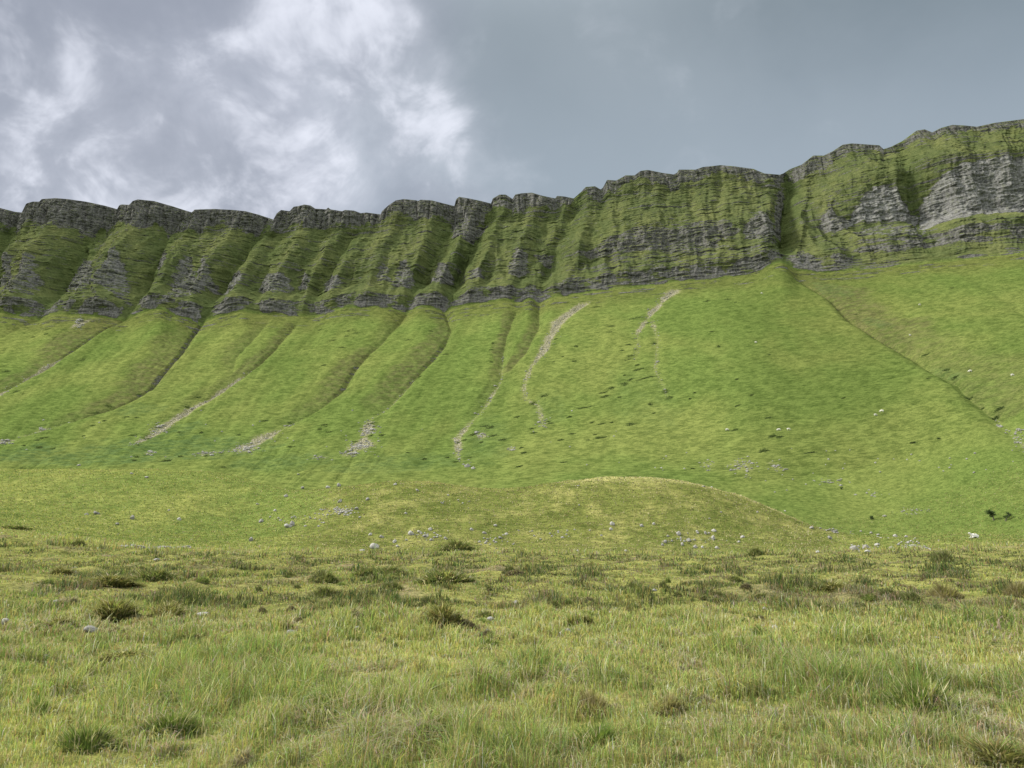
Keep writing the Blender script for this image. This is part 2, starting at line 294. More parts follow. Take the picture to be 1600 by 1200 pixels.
_lean = smooth_curve([(-300, .0006), (0, .0006), (500, .0005), (700, .0004), (850, .0002), (1000, .00003), (1230, 0), (1300, -.0003), (1600, -.0005), (1900, -.0005)], .1)
def runq(k, Y):
    """coordinate constant along the way water runs down the fans"""
    return k + _lean(k) * (Yb(k) - Y)
def micro(X, Y):
    """small relief, by distance from the footpath where one stands"""
    mid = sstep(80, 110, Y); far = sstep(180, 240, Y)
    n_a = fbm(X / 5.5, Y / 5.5, 3, 40); n_b = fbm(X / 1.3, Y / 1.3, 2, 41)
    near = (.16 + .10 * sstep(12, 25, Y)) * n_a + .07 * n_b + .30 * sstep(14, 22, Y) * np.clip(gn(X / 1.7, Y / 1.9, 49) - .12, 0, 1) + .12 * sstep(14, 25, Y) * np.abs(gn(X / 3.1, Y / 3.1, 491))
    m = .14 * gn(X / 6, Y / 1.3, 50) + .45 * fbm(X / 11, Y / 9, 3, 42) + .13 * gn(X / 2.4, Y / 1.6, 43) + .06 * gn(X / .9, Y / .7, 44)
    kq = runq(X / np.maximum(Y, 2.0), Y); wl_ = .08 + .40 * sstep(KX(980), KX(720), kq) + .08 * sstep(KX(1250), KX(1350), kq); wl_ = wl_ * (.4 + .9 * sstep(-.4, .5, gn(X / 60, Y / 80, 147))); kq = kq + .004 * gn(X / 20, Y / 25, 148); f = .8 * fbm(X / 40, Y / 70, 3, 45) - .9 * wl_ * np.clip(.30 - np.abs(gn(kq * 26, Y / 260, 145)), 0, 1) * 3.3 - .5 * wl_ * np.clip(.22 - np.abs(gn(kq * 60, Y / 180, 146)), 0, 1) * 4 + .50 * fbm(X / 9, Y / 6, 3, 46) + .24 * gn(X / 15, Y / 1.9 + .6 * gn(X / 30, Y / 20, 471), 47) + .12 * gn(X / 2.2, Y / 1.2, 48)
    return lerp(lerp(near, m, mid), f, far)
_mt = None
def land(X, Y):
    """full terrain height in front of the cliffs (arrays)"""
    X = np.asarray(X, float); Y = np.asarray(Y, float)
    dep, sc_, br = gullies(X, Y)
    z = land0(X, Y) + micro(X, Y) * sstep(2.0, 5.0, Y) - dep * sstep(190, 230, Y)
    return z
def hitl(px, py):
    X, Y = hit(px, py, land); return X, Y, float(land(np.array([X]), np.array([Y]))[0])

# ------------------------------------------------------------ mesh helpers
def grid_mesh(name, V, cols, smooth=True, flip=False):
    """V: (rows, columns, 3)"""
    R, Cn = V.shape[:2]; me = bpy.data.meshes.new(name)
    me.vertices.add(R * Cn); me.vertices.foreach_set('co', V.reshape(-1).astype(np.float32))
    a = np.arange((R - 1) * (Cn - 1)); r = a // (Cn - 1); c = a % (Cn - 1); i = r * Cn + c
    q = np.stack([i, i + 1, i + Cn + 1, i + Cn], 1)
    if flip: q = q[:, ::-1]
    me.loops.add(q.size); me.loops.foreach_set('vertex_index', q.reshape(-1).astype(np.int32))
    me.polygons.add(len(q)); me.polygons.foreach_set('loop_start', (np.arange(len(q)) * 4).astype(np.int32))
    me.update(calc_edges=True)
    me.polygons.foreach_set('use_smooth', np.full(len(q), smooth))
    for n, d in cols.items(): add_attr(me, n, d)
    return me
def add_attr(me, n, d):
    d = np.asarray(d, np.float32)
    if d.shape[-1] == 3 and d.ndim >= 2 and d.size == 3 * len(me.vertices):
        at = me.attributes.new(n, 'FLOAT_COLOR', 'POINT'); c = np.ones((len(me.vertices), 4), np.float32); c[:, :3] = d.reshape(-1, 3)
        at.data.foreach_set('color', c.reshape(-1))
    else:
        at = me.attributes.new(n, 'FLOAT', 'POINT'); at.data.foreach_set('value', d.reshape(-1))
def poly_mesh(name, V, F, mat=None, attrs=None, smooth=False):
    """V (n,3); F (m,3) or (m,4) int array"""
    me = bpy.data.meshes.new(name); V = np.asarray(V, np.float32); F = np.asarray(F, np.int32); n = F.shape[1]
    me.vertices.add(len(V)); me.vertices.foreach_set('co', V.reshape(-1))
    me.loops.add(F.size); me.loops.foreach_set('vertex_index', F.reshape(-1))
    me.polygons.add(len(F)); me.polygons.foreach_set('loop_start', (np.arange(len(F)) * n).astype(np.int32))
    me.update(calc_edges=True); me.polygons.foreach_set('use_smooth', np.full(len(F), smooth))
    for a, d in (attrs or {}).items(): add_attr(me, a, d)
    if mat: me.materials.append(mat)
    return me
def link(name, me, loc=(0, 0, 0), rot=(0, 0, 0), scale=(1, 1, 1), parent=None):
    o = bpy.data.objects.new(name, me); o.location = loc; o.rotation_euler = rot; o.scale = scale
    COL.objects.link(o)
    if parent: o.parent = parent
    return o
def tag(o, label, cat, group=None, kind=None):
    o['label'] = label; o['category'] = cat
    if group: o['group'] = group
    if kind: o['kind'] = kind
    return o

# ------------------------------------------------------------ materials
def mat_new(name):
    m = bpy.data.materials.new(name); m.use_nodes = True; t = NT(m.node_tree); t.n.clear()
    out = t.new('ShaderNodeOutputMaterial'); b = t.new('ShaderNodeBsdfPrincipled'); b.inputs['Roughness'].default_value = .95
    b.inputs['Specular IOR Level'].default_value = .15
    t.l.new(b.outputs[0], out.inputs[0]); return m, t, b, out
def attr(t, n, vec=False):
    a = t.new('ShaderNodeAttribute', attribute_name=n); return a.outputs['Color'] if vec else a.outputs['Fac']
def land_material(name, fine):
    """turf tint from the 'tint' attribute, broken up by noise; rock and stones by masks"""
    m, t, b, out = mat_new(name); b.inputs['Specular IOR Level'].default_value = 0.0
    pos = t.new('ShaderNodeNewGeometry').outputs['Position']
    tint = attr(t, 'tint', True); rock = attr(t, 'rock'); scree = attr(t, 'scree'); pale = attr(t, 'pale')
    blot = t.noise(t.scale(pos, (1, 1, 1)), fine * .18, 5, .62)
    streak = t.noise(t.scale(pos, (.32, 1.0, 1.7)), fine * .85, 5, .68)
    speck = t.noise(t.scale(pos, (.7, 1.0, 1.3)), fine * 2.6, 4, .75)
    v = t.math('ADD', t.math('ADD', t.math('MULTIPLY', blot, .5), t.math('MULTIPLY', streak, .9)), t.math('MULTIPLY', speck, .8))
    g = t.mixc(t.ramp(v, .96, 1.24), t.scale(tint, (.62, .67, .64)), t.scale(tint, (1.42, 1.36, 1.45)))
    dash = t.ramp(t.noise(t.scale(pos, (.10, .45, 1.5)), fine * .95, 5, .72), .55, .67)
    g = t.mixc(t.math('MULTIPLY', dash, .55), g, t.scale(tint, (.30, .36, .36)))
    straw = t.ramp(t.noise(t.scale(pos, (.5, 1, 1.3)), fine * 1.5, 5, .72), .62, .82)
    g = t.mixc(t.math('MULTIPLY', straw, .22), g, (.26, .24, .10))
    # rock: beds and joints
    bed = t.noise(t.scale(pos, (.05, .05, 1.0)), .85, 6, .72, .3)
    bed2 = t.noise(t.scale(pos, (.10, .10, 1.2)), 2.2, 4, .7)
    joint = t.noise(t.scale(pos, (1.0, .6, .12)), .55, 5, .7)
    grain = t.noise(pos, .8, 6, .8)
    rv = t.math('ADD', t.math('ADD', t.math('MULTIPLY', bed, .55), t.math('MULTIPLY', joint, .45)), t.math('ADD', t.math('MULTIPLY', grain, .6), t.math('MULTIPLY', bed2, .35)))
    dark = t.mixc(t.ramp(rv, .82, 1.14), (.020, .020, .019), (.155, .152, .143))
    light = t.mixc(t.ramp(rv, .82, 1.10), (.048, .049, .048), (.235, .235, .225))
    rk = t.mixc(pale, dark, light)
    lich = t.ramp(t.noise(pos, .35, 5, .7), .48, .62)
    rk = t.mixc(t.math('MULTIPLY', lich, .28), rk, (.10, .115, .04))
    nz = t.noise(t.scale(pos, (.5, .5, 1.6)), .9, 5, .72)
    lines = t.math('MULTIPLY', t.ramp(t.noise(t.scale(pos, (.030, .030, 1.0)), .55, 5, .66, .2), .545, .60), t.ramp(rock, .02, .16))
    rock = t.math('ADD', rock, t.math('MULTIPLY', lines, .42))
    fac = t.ramp(t.math('ADD', rock, t.math('MULTIPLY', t.math('SUBTRACT', nz, .5), 1.1)), .44, .58)
    c = t.mixc(fac, g, rk)
    vo = t.new('ShaderNodeTexVoronoi'); t.put(vo.inputs['Vector'], pos); vo.inputs['Scale'].default_value = 1.15 * (1.0 if fine < 2 else 1.6)
    st = t.mixc(t.ramp(vo.outputs['Distance'], .12, .62), t.mixc(t.noise(pos, 2.0, 2), (.46, .42, .33), (.30, .27, .21)), (.13, .13, .07))
    sf = t.ramp(t.math('ADD', scree, t.math('MULTIPLY', t.math('SUBTRACT', t.noise(pos, .55, 6, .8), .5), 2.6)), .46, .74)
    c = t.mixc(sf, c, st)
    t.put(b.inputs['Base Color'], c)
    bm = t.new('ShaderNodeBump'); bm.inputs['Strength'].default_value = .85; bm.inputs['Distance'].default_value = .55 / fine ** .5 * .6
    h = t.math('ADD', t.math('MULTIPLY', v, .7), t.math('MULTIPLY', t.math('MULTIPLY', rv, fac), 1.6))
    t.put(bm.inputs['Height'], h); t.l.new(bm.outputs[0], b.inputs['Normal'])
    return m
M_mount = land_material('mountain turf and rock', 1.0)
M_ground = land_material('pasture', 2.4)
def leaf_material(name, transl=.35):
    m, t, b, out = mat_new(name)
    tint = attr(t, 'tint', True); b.inputs['Specular IOR Level'].default_value = .05
    gnn = t.new('ShaderNodeNewGeometry').outputs['Normal']; nn_ = t.vmath('NORMALIZE', t.vmath('ADD', t.scale(gnn, (.5, .5, .5)), (0.0, 0.0, .8)))
    t.l.new(nn_, b.inputs['Normal'])
    t.put(b.inputs['Base Color'], tint); b.inputs['Roughness'].default_value = .7
    tr = t.new('ShaderNodeBsdfTranslucent'); t.put(tr.inputs[0], t.scale(tint, (1.1, 1.15, .7)))
    mxs = t.new('ShaderNodeMixShader'); mxs.inputs[0].default_value = transl
    t.l.new(b.outputs[0], mxs.inputs[1]); t.l.new(tr.outputs[0], mxs.inputs[2]); t.l.new(mxs.outputs[0], out.inputs[0])
    return m
M_leaf = leaf_material('grass blades', .45)
def stone_material(name, a, b_, lich=(.20, .21, .12)):
    m, t, b, out = mat_new(name)
    pos = t.new('ShaderNodeTexCoord').outputs['Object']
    oi = t.new('ShaderNodeObjectInfo').outputs['Random']
    n = t.noise(pos, 5.0, 6, .75); n2 = t.noise(pos, 1.6, 4, .6)
    c = t.mixc(t.ramp(n, .32, .70), a, b_)
    c = t.mixc(t.math('MULTIPLY', t.ramp(n2, .52, .66), .5), c, lich)
    c = t.mixc(t.math('MULTIPLY', oi, .3), c, (.16, .155, .14), 'MIX')
    t.put(b.inputs['Base Color'], c)
    bm = t.new('ShaderNodeBump'); bm.inputs['Strength'].default_value = .7; bm.inputs['Distance'].default_value = .04
    t.put(bm.inputs['Height'], n); t.l.new(bm.outputs[0], b.inputs['Normal'])
    return m
M_stone = stone_material('limestone', (.20, .195, .18), (.52, .51, .47))
M_stone_dark = stone_material('weathered gritstone', (.15, .148, .14), (.38, .37, .34))

# ------------------------------------------------------------ the mountain: talus and cliffs, one sheet
NC = 2000
kk = np.linspace(-.93, .93, NC)
YS0 = 262.0
# talus rows
nt = 470; tt = np.linspace(0, 1, nt)[:, None] ** 0.92
Yt = YS0 + (Yb(kk)[None] - YS0) * tt; Kt = np.broadcast_to(kk, Yt.shape); Xt = Kt * Yt
dep, scr, brn = gullies(Xt, Yt); cutt = CUT
Zt = land0(Xt, Yt) + micro(Xt, Yt) - dep
scr = np.maximum(scr, spot(Xt, Yt, SCREE_SPOTS)); lush = spot(Xt, Yt, LUSH_SPOTS, 9)
# outcropping beds near the head of the talus
db = Yb(kk)[None] - Yt
out_n = fbm(Xt / 45, db / 60, 3, 61)
bedm = sstep(52, 8, db + 20 * out_n) * sstep(-.10, .30, gn(Xt / 30, db / 7, 62) + .25 * gn(Xt / 9, db / 3, 63)) * sstep(0, 4, db)
sB = (Zt + 2.2 * gn(Xt / 24, Yt / 50, 64)) / 3.1
Zt = Zt + bedm * 0.85 * np.sin(2 * np.pi * sB) * .8
# cliff rows
nv = 520; vv = np.linspace(0, 1, nv)[:, None]
kR = sstep(KX(1270), KX(1400), kk)[None]; kM = (sstep(KX(820), KX(930), kk) * (1 - sstep(KX(1200), KX(1290), kk)))[None]
def prof(bands):
    xs = [b[0] for b in bands]; ys = [b[1] for b in bands]; return np.interp(vv[:, 0], xs, ys)[:, None]
cL = prof([(0, .3), (.09, .3), (.12, 1.5), (.22, 1.3), (.26, .7), (.48, .7), (.53, .95), (.78, 1.0), (.83, .22), (1, .25)])
cM = prof([(0, .55), (.10, .3), (.14, 1.2), (.24, .9), (.30, .5), (.38, .35), (.45, 1.0), (.80, .85), (.86, .3), (1, .3)])
cR = prof([(0, .9), (.08, .9), (.12, .4), (.20, .35), (.23, 1.6), (.33, 1.5), (.37, .12), (.66, .16), (.70, 1.0), (.92, 1.0), (.96, .4), (1, .4)])
cot = cL * (1 - kM) * (1 - kR) + cM * kM * (1 - kR) + cR * kR
cum = np.cumsum(cot, 0); cum = cum - cum[0]; cum /= cum[-1]
Ybk = Yb(kk)[None]; Yck = Yc(kk)[None]; Zbk = Zb(kk)[None]; Zck = Zc_smooth(kk)[None]
Hc = Zck - Zbk
def cliff_pt(k, v):
    """base surface of the cliffs at scalar k, v"""
    j = np.interp(k, kk, np.arange(NC)); j0 = int(min(max(j, 0), NC - 1))
    c = np.interp(v, vv[:, 0], cum[:, j0]); Y = Yb(k) + (Yc(k) - Yb(k)) * c
    return Y, Zb(k) + v * (Zc_smooth(k) - Zb(k))
def to_cliff(px, py):
    k, e = ray(px, py); k = float(k); e = float(e); lo, hi = -.25, 1.15
    for _ in range(22):
        m_ = (lo + hi) / 2; Y, Z = cliff_pt(k, m_)
        if (Z - EYE) / Y < e: lo = m_
        else: hi = m_
    return k, (lo + hi) / 2
CG = [  # cliff gullies from crest to foot with their strength
    ([(10, 332), (6, 350), (-20, 400), (-40, 490)], 1.0),
    ([(164, 327), (158, 346), (136, 364), (112, 384), (86, 434), (68, 472), (58, 494)], 1.1),
    ([(284, 333), (262, 360), (250, 378), (230, 420), (212, 468), (196, 496)], 1.1),
    ([(345, 330), (330, 360), (308, 395), (285, 420), (262, 455), (255, 490)], .35),
    ([(416, 343), (400, 362), (380, 386), (360, 414), (340, 446), (324, 472), (317, 502)], 1.0),
    ([(443, 333), (438, 356), (428, 380), (412, 410), (394, 448), (384, 488)], .75),
    ([(503, 329), (500, 362), (488, 386), (474, 414), (460, 446), (452, 488)], .7),
    ([(566, 334), (558, 350), (548, 370), (528, 394), (506, 426), (496, 450), (493, 490)], .9),
    ([(589, 333), (580, 370), (558, 406), (542, 444), (530, 484)], .55),
    ([(647, 316), (641, 338), (622, 382), (608, 422), (598, 484)], .45),
    ([(707, 321), (702, 352), (688, 378), (668, 416), (650, 448), (636, 474), (634, 486)], .95),
    ([(767, 318), (756, 352), (740, 382), (722, 414), (708, 442), (698, 480)], 1.0),
    ([(802, 312), (792, 346), (784, 374), (776, 414), (764, 442), (758, 475)], .5),
    ([(872, 310), (858, 342), (840, 374), (828, 406), (817, 442), (812, 470)], .6),
    ([(902, 310), (890, 346), (868, 382), (862, 406), (850, 434), (844, 466)], .8),
    ([(946, 295), (940, 330), (930, 368), (924, 400), (912, 458)], .6),
    ([(974, 281), (973, 320), (966, 370), (958, 450)], .3),
    ([(1066, 272), (1062, 306), (1048, 350), (1040, 440)], .35),
    ([(1130, 262), (1128, 320), (1122, 370), (1118, 430)], .2),
    ([(1239, 273), (1234, 337), (1231, 385), (1230, 412)], 1.42),
    ([(1275, 256), (1268, 310), (1262, 360), (1258, 420)], .35),
    ([(1322, 240), (1318, 300), (1322, 343), (1328, 422)], .3), ([(1362, 226), (1366, 262), (1362, 290)], .2),
    ([(1409, 232), (1424, 272), (1438, 322), (1447, 364), (1460, 410)], .75),
    ([(1505, 203), (1520, 260), (1530, 330), (1540, 402)], .15),
    ([(1590, 196), (1603, 240), (1616, 300), (1620, 395)], .45),
    ([(1760, 180), (1775, 260), (1790, 380)], .5)]
gl_k = []; gl_s = []
for pts, s in CG:
    q = np.array([to_cliff(*p) for p in pts]); q = q[np.argsort(q[:, 1])]
    gl_k.append(np.interp(vv[:, 0], q[:, 1], q[:, 0])); gl_s.append(s)
gl_k = np.array(gl_k); o_ = np.argsort(gl_k.mean(1)); gl_k = gl_k[o_]; gl_s = np.array(gl_s)[o_]
gl_k = np.vstack([gl_k[:1] - .35, gl_k[:1] - .2, gl_k, gl_k[-1:] + .15, gl_k[-1:] + .3]); gl_s = np.concatenate([[1, 1], gl_s, [.6, .6]])
for i in range(1, len(gl_k)): gl_k[i] = np.maximum(gl_k[i], gl_k[i - 1] + .004)
Yv = Ybk + (Yck - Ybk) * cum
Zv = Zbk + Hc * vv
Am = np.interp(vv[:, 0], [0, .08, .24, .5, .8, 1], [.30, .46, 1.0, .85, .60, .45])[:, None]
Xw0 = kk[None] * Yv
warp = .010 * fbm(Xw0 / 55, Zv / 40, 3, 70) + .003 * gn(Xw0 / 12, Zv / 16, 71)
kw = kk[None] + warp * .5
D = np.zeros_like(Yv); inG = np.zeros_like(Yv)
for i in range(nv):
    gk_ = gl_k[i * 0:, i]; idx = np.clip(np.searchsorted(gk_, kw[i]) - 1, 0, len(gk_) - 2)
    a = gk_[idx]; b = gk_[idx + 1]; u = np.clip((kw[i] - a) / (b - a), 0, 1)
    wd = np.minimum((b - a) * 720 / 60, 1.5)                      # broad buttresses stand out further
    sa = gl_s[idx]; sb = gl_s[idx + 1]
    # depth of the re-entrant each side, rising to the nose; nose skewed to the right so left flanks are broad
    half = .5 * (b - a) * 720
    da = sa * np.exp(-(u * (b - a) * 720 / np.where(sa > 1.4, 8, 13 + 9 * sa)) ** 1.05); dbb = sb * np.exp(-((1 - u) * (b - a) * 720 / np.where(sb > 1.4, 9, 11 + 4 * sb)) ** 1.05)
    nose = np.sin(np.pi * np.clip(u, 0, 1) ** .9)
    pk = .60; tri = np.minimum(np.maximum(u / pk, 1 - np.minimum(sa, 1)), np.maximum((1 - u) / (1 - pk), 1 - np.minimum(sb, 1))); wm = (b - a) * 720
    dpt = np.where(u < pk, sa, sb) * .0 + (.5 * (sa + sb)) * np.clip(wm * .60, 5, 30)
    D[i] = dpt * (.55 - tri ** .85) + 9.5 * (da + dbb)
    inG[i] = np.maximum(da, dbb)
for _ in range(7): D[:, 1:-1] = (D[:, :-2] + D[:, 1:-1] + D[:, 2:]) / 3
D *= Am
D += 1.8 * (np.abs(gn(kw * 720 / 15, Zv / 120 + .3, 171)) * 2 - .6) * np.clip(Am, .3, 1) * (1 - kR) + .5 * (np.abs(gn(kw * 720 / 5.5, Zv / 110, 172)) * 2 - .6)
# secondary ribs on the buttresses
rib = fbm(Xw0 / 34, Zv / 120 + 3, 3, 72); D += 6.0 * Am * (1 - .45 * kM) * (np.abs(rib) * 2 - .7) + 2.6 * Am * (1 - .4 * kM - .5 * kR) * (np.abs(gn(kw * 720 / 14, Zv / 45, 173)) * 2 - .6)
D += (2.4 * fbm(Xw0 / 14, Zv / 12, 4, 73)) * (.4 + .6 * Am)
# polygons of bare rock seen in the face
POLY = [
    ([(-10, 385), (8, 392), (12, 440), (-10, 445)], .9, .25), ([(18, 455), (34, 425), (50, 400), (58, 402), (62, 440), (60, 458), (30, 462)], 1, .35), ([(0, 448), (30, 436), (34, 452), (0, 462)], 1, .1),
    ([(88, 450), (100, 415), (112, 392), (140, 404), (148, 440), (135, 455)], 1, .35), ([(150, 445), (168, 420), (185, 391), (192, 398), (200, 450), (196, 474), (170, 455)], 1, .4),
    ([(240, 405), (252, 386), (258, 402), (240, 428)], .9, .3), ([(258, 462), (278, 412), (292, 398), (302, 425), (318, 452), (300, 464)], 1, .4), ([(306, 445), (318, 398), (328, 420), (334, 452)], .9, .3),
    ([(340, 455), (350, 430), (372, 419), (380, 440), (352, 458)], 1, .4), ([(403, 452), (414, 424), (445, 430), (456, 447), (436, 460)], 1, .35), ([(464, 447), (477, 420), (483, 440), (480, 454)], 1, .4),
    ([(500, 450), (515, 425), (534, 438), (522, 456)], .9, .3), ([(586, 442), (600, 408), (612, 440)], .8, .3), ([(612, 446), (622, 418), (635, 404), (645, 440), (640, 450)], .9, .3),
    ([(673, 441), (684, 404), (700, 414), (706, 436), (690, 444)], 1, .2), ([(703, 366), (724, 350), (762, 348), (752, 362), (732, 376)], 1, .05), ([(704, 345), (728, 346), (742, 340), (730, 356), (705, 360)], .8, .1),
    ([(792, 428), (808, 388), (822, 394), (826, 424), (810, 434)], 1, .15), ([(835, 396), (866, 392), (862, 414), (850, 414)], 1, .05), ([(730, 430), (745, 420), (755, 432), (740, 440)], .8, .3),
    ([(903, 398), (940, 378), (980, 360), (1000, 356), (1045, 357), (1092, 347), (1132, 346), (1152, 366), (1115, 386), (1062, 396), (1008, 394), (960, 396), (930, 402)], .66, .0),
    ([(1158, 368), (1184, 334), (1210, 366), (1190, 382), (1165, 378)], .95, .2), ([(1215, 300), (1226, 290), (1228, 370), (1212, 368)], .8, 0),
    ([(1322, 354), (1345, 310), (1370, 291), (1400, 296), (1422, 318), (1441, 335), (1447, 356), (1420, 350), (1380, 344)], 1.4, .85),
    ([(1445, 320), (1458, 292), (1480, 270), (1540, 250), (1600, 244), (1760, 236), (1760, 330), (1600, 331), (1500, 342), (1462, 350), (1447, 352)], 1.4, .85),
    ([(1282, 354), (1294, 318), (1306, 340), (1326, 346), (1326, 360), (1300, 364)], 1, .25), ([(1240, 402), (1256, 386), (1276, 402), (1250, 414)], 1, .3), ([(1330, 365), (1380, 352), (1440, 358), (1470, 354), (1440, 366), (1340, 372)], .8, .4)]
Aq = kk[None] * 745 + 4.0 * fbm(Xw0 / 10, Zv / 8, 3, 80); Bq = vv * 160 + 3.2 * fbm(Xw0 / 14, Zv / 6, 3, 81)
rockp = np.zeros_like(Yv); pale = np.full(Yv.shape, .18)
for pts, s, pl in POLY:
    q = np.array([to_cliff(*p) for p in pts]); qx = q[:, 0] * 745; qy = q[:, 1] * 160
    m = (Aq > qx.min()) & (Aq < qx.max()) & (Bq > qy.min()) & (Bq < qy.max())
    x = Aq[m]; y = Bq[m]; ins = np.zeros(len(x), bool)
    for a in range(len(q)):
        x1, y1, x2, y2 = qx[a - 1], qy[a - 1], qx[a], qy[a]
        c = ((y1 > y) != (y2 > y)); ins ^= c & (x < (x2 - x1) * (y - y1) / (y2 - y1 + 1e-9) + x1)
    t_ = rockp[m]; t_[ins] = np.maximum(t_[ins], s); rockp[m] = t_
    t_ = pale[m]; t_[ins] = min(pl + .12, .85); pale[m] = t_
def blur(a, n):
    for _ in range(n):
        a = (a + np.roll(a, 1, 0) + np.roll(a, -1, 0) + np.roll(a, 1, 1) + np.roll(a, -1, 1)) / 5
    return a
rockp = blur(rockp, 5)
rb_line = [(-200, 352), (0, 350), (25, 350), (30, 345), (60, 352), (100, 357), (136, 364), (150, 350), (180, 350), (215, 358), (250, 358), (262, 362), (290, 355), (320, 360), (345, 352), (400, 366), (410, 352), (440, 358), (452, 352), (480, 355),
           (520, 353), (560, 352), (588, 340), (610, 336), (650, 340), (690, 338), (707, 345), (730, 352), (755, 345), (770, 328), (800, 330), (830, 320), (870, 325), (900, 305), (935, 308), (960, 298), (985, 287), (1020, 288), (1060, 290),
           (1100, 276), (1170, 280), (1210, 285), (1240, 282), (1300, 256), (1350, 238), (1400, 236), (1480, 214), (1540, 206), (1600, 202), (1800, 195)]
rbq = np.array([to_cliff(*p) for p in rb_line]); vrb = np.interp(kk, rbq[:, 0], rbq[:, 1])[None]
topm = sstep(-.012, .012, vv - vrb + .075 * fbm(Xw0 / 16, Zv / 24, 4, 82)) * (curve([(0, .92), (560, .80), (700, .64), (900, .50), (1100, .46), (1300, .34), (1600, .32)])(kk)[None] + .22 * gn(Xw0 / 9, Zv / 5, 821)) * 1.0 
lowb = (sstep(.0, .02, vv + .03 * gn(Xw0 / 17, Xw0 * 0 + 5, 831)) * sstep(.115, .085, vv + .06 * fbm(Xw0 / 22, Xw0 * 0 + 2, 3, 83))) * sstep(-.25, .2, gn(Xw0 / 15, Zv / 12, 84) + .15 + .25 * gn(Xw0 / 5, Zv / 2.5, 841))
lowb *= (1 - kR)
bandR = kR * (sstep(.10, .12, vv) * sstep(.20, .17, vv + .02 * gn(Xw0 / 20, Xw0 * 0, 85)) * sstep(-.3, .2, gn(Xw0 / 25, Zv / 9, 86)) + .8 * sstep(.0, .01, vv) * sstep(.05, .03, vv) * sstep(-.2, .2, gn(Xw0 / 25, Zv / 9, 87)))
midb = kM * sstep(.30, .22, vv) * sstep(-.12, .2, gn(Xw0 / 22, Zv / 2.6, 88) - .2) * .65
rk0 = np.clip(np.maximum.reduce([rockp, topm, lowb, bandR, midb]), 0, 1.4)
# bedding: steps in the rise, stronger in bare rock
s_m = (Zv - Zbk) + 2.4 * gn(Xw0 / 45, Zv / 40, 90) + 1.3 * gn(Xw0 / 13, Zv / 9, 91)
kst = np.clip(.50 + .45 * sstep(-.1, .6, gn(Xw0 / 18, Zv / 3.3, 89)) + .55 * np.clip(rk0, 0, 1), 0, .97)
shift = np.zeros_like(Yv)
for P_, wgt, sd_ in ((8.3, .55, 1), (3.7, .75, 2), (1.9, .6, 3)):
    ph = s_m / P_ + .5 * gn(Xw0 / (8 * P_), Zv / 14, 92 + sd_); 
    shift -= wgt * np.clip(.2 + 1.5 * gn(Xw0 / (5 * P_), Zv / (1.3 * P_), 190 + sd_) + .6, .05, 1.25) * kst * P_ / (2 * np.pi) * np.sin(2 * np.pi * ph)
edge = sstep(0, .03, vv) * sstep(1, .97, vv)
Yv = Yv + shift * edge * np.clip(cot * .9 + .35, 0, 1.3)
# joints and columns of the top cliff, blockiness of other rock
fl = (np.abs(gn(Xw0 / 7, Zv / 55, 100)) * 3.4 + np.abs(gn(Xw0 / 2.8, Zv / 25, 101)) * 1.3)
crk = sstep(.10, .0, np.abs(gn(Xw0 / 15, Zv / 90, 102))) * 3.5
D += topm * (1.8 - fl + crk)
rg = np.clip(rk0, 0, 1)
D += rg * (1.2 * gn(Xw0 / 6, Zv / 3.2, 103) + .55 * gn(Xw0 / 2.2, Zv / 1.6, 104)) + (.55 + .3 * rg) * fbm(Xw0 / 4, Zv / 2.2, 3, 105)
D *= sstep(-.01, .10, vv)                         # meets the talus head
Yf = Yv + D; Xf = Xw0.copy()
# match the skyline: the height at the crest follows from where the crest stands
kc = Xf[-1] / Yf[-1]; Zc_t = EYE + Yf[-1] * elev_at(kc, _cp)
Zv = Zv + (Zc_t - Zv[-1])[None] * sstep(.72, 1, vv)
Zv[0] = Zt[-1]; bl = sstep(0, .06, vv); Zv = Zv * bl + (Zv + (Zt[-1] - Zbk[0])[None]) * (1 - bl); Zv[0] = Zt[-1]
# plateau behind the crest
rows = [(1.0, .35), (2.5, .7), (6, 1.0), (14, .6), (35, -2), (90, -8), (250, -40)]
Xp = np.stack([Xf[-1] for _ in rows]); Yp = np.stack([Yf[-1] + a for a, b in rows]); Zp = np.stack([Zv[-1] + b for a, b in rows])
for i_, (a, b) in enumerate(rows):
    if a > 5: Yp[i_] = blur(np.stack([Yp[i_]] * 3), 6)[1]
Vx = np.concatenate([Xt, Xf[1:], Xp]); Vy = np.concatenate([Yt, Yf[1:], Yp]); Vz = np.concatenate([Zt, Zv[1:], Zp])
V = np.stack([Vx, Vy, Vz], -1)
du = np.gradient(V, axis=1); dv = np.gradient(V, axis=0); nrm = np.cross(du, dv); nrm /= np.linalg.norm(nrm, axis=-1, keepdims=True) + 1e-9
slope_n = nrm[..., 2]
ncl = nv - 1; npl = len(rows)
def stackc(a, b, c=0.0):
    return np.concatenate([a, b[1:], np.full((npl, NC), c)])
inG_a = stackc(np.zeros_like(Yt), inG); rock_m = stackc(np.maximum(bedm * .55, cutt * .62), np.clip(rk0, 0, 1.4)); pale_a = stackc(np.full_like(Yt, .2), pale)
steep = sstep(.62, .36, slope_n); isc = np.concatenate([np.zeros((nt, 1)), sstep(0, .03, vv[1:]), np.zeros((npl, 1))])
gentle = sstep(.60, .80, slope_n)
big = np.clip(rock_m - 1.0, 0, 1) * 3
n_led = gn(Vx / 9, Vz / 1.6, 140) + .6 * gn(Vx / 3.5, Vz / .9, 141)
rock = np.clip(rock_m * .80 + steep * .52 * isc * np.clip(.75 + rock_m, 0, 1) + .16 * isc * sstep(.0, .7, n_led) - gentle * .50 * isc * (1 - np.clip(big, 0, 1)) + big * .3, 0, 1.2) - inG_a * .30
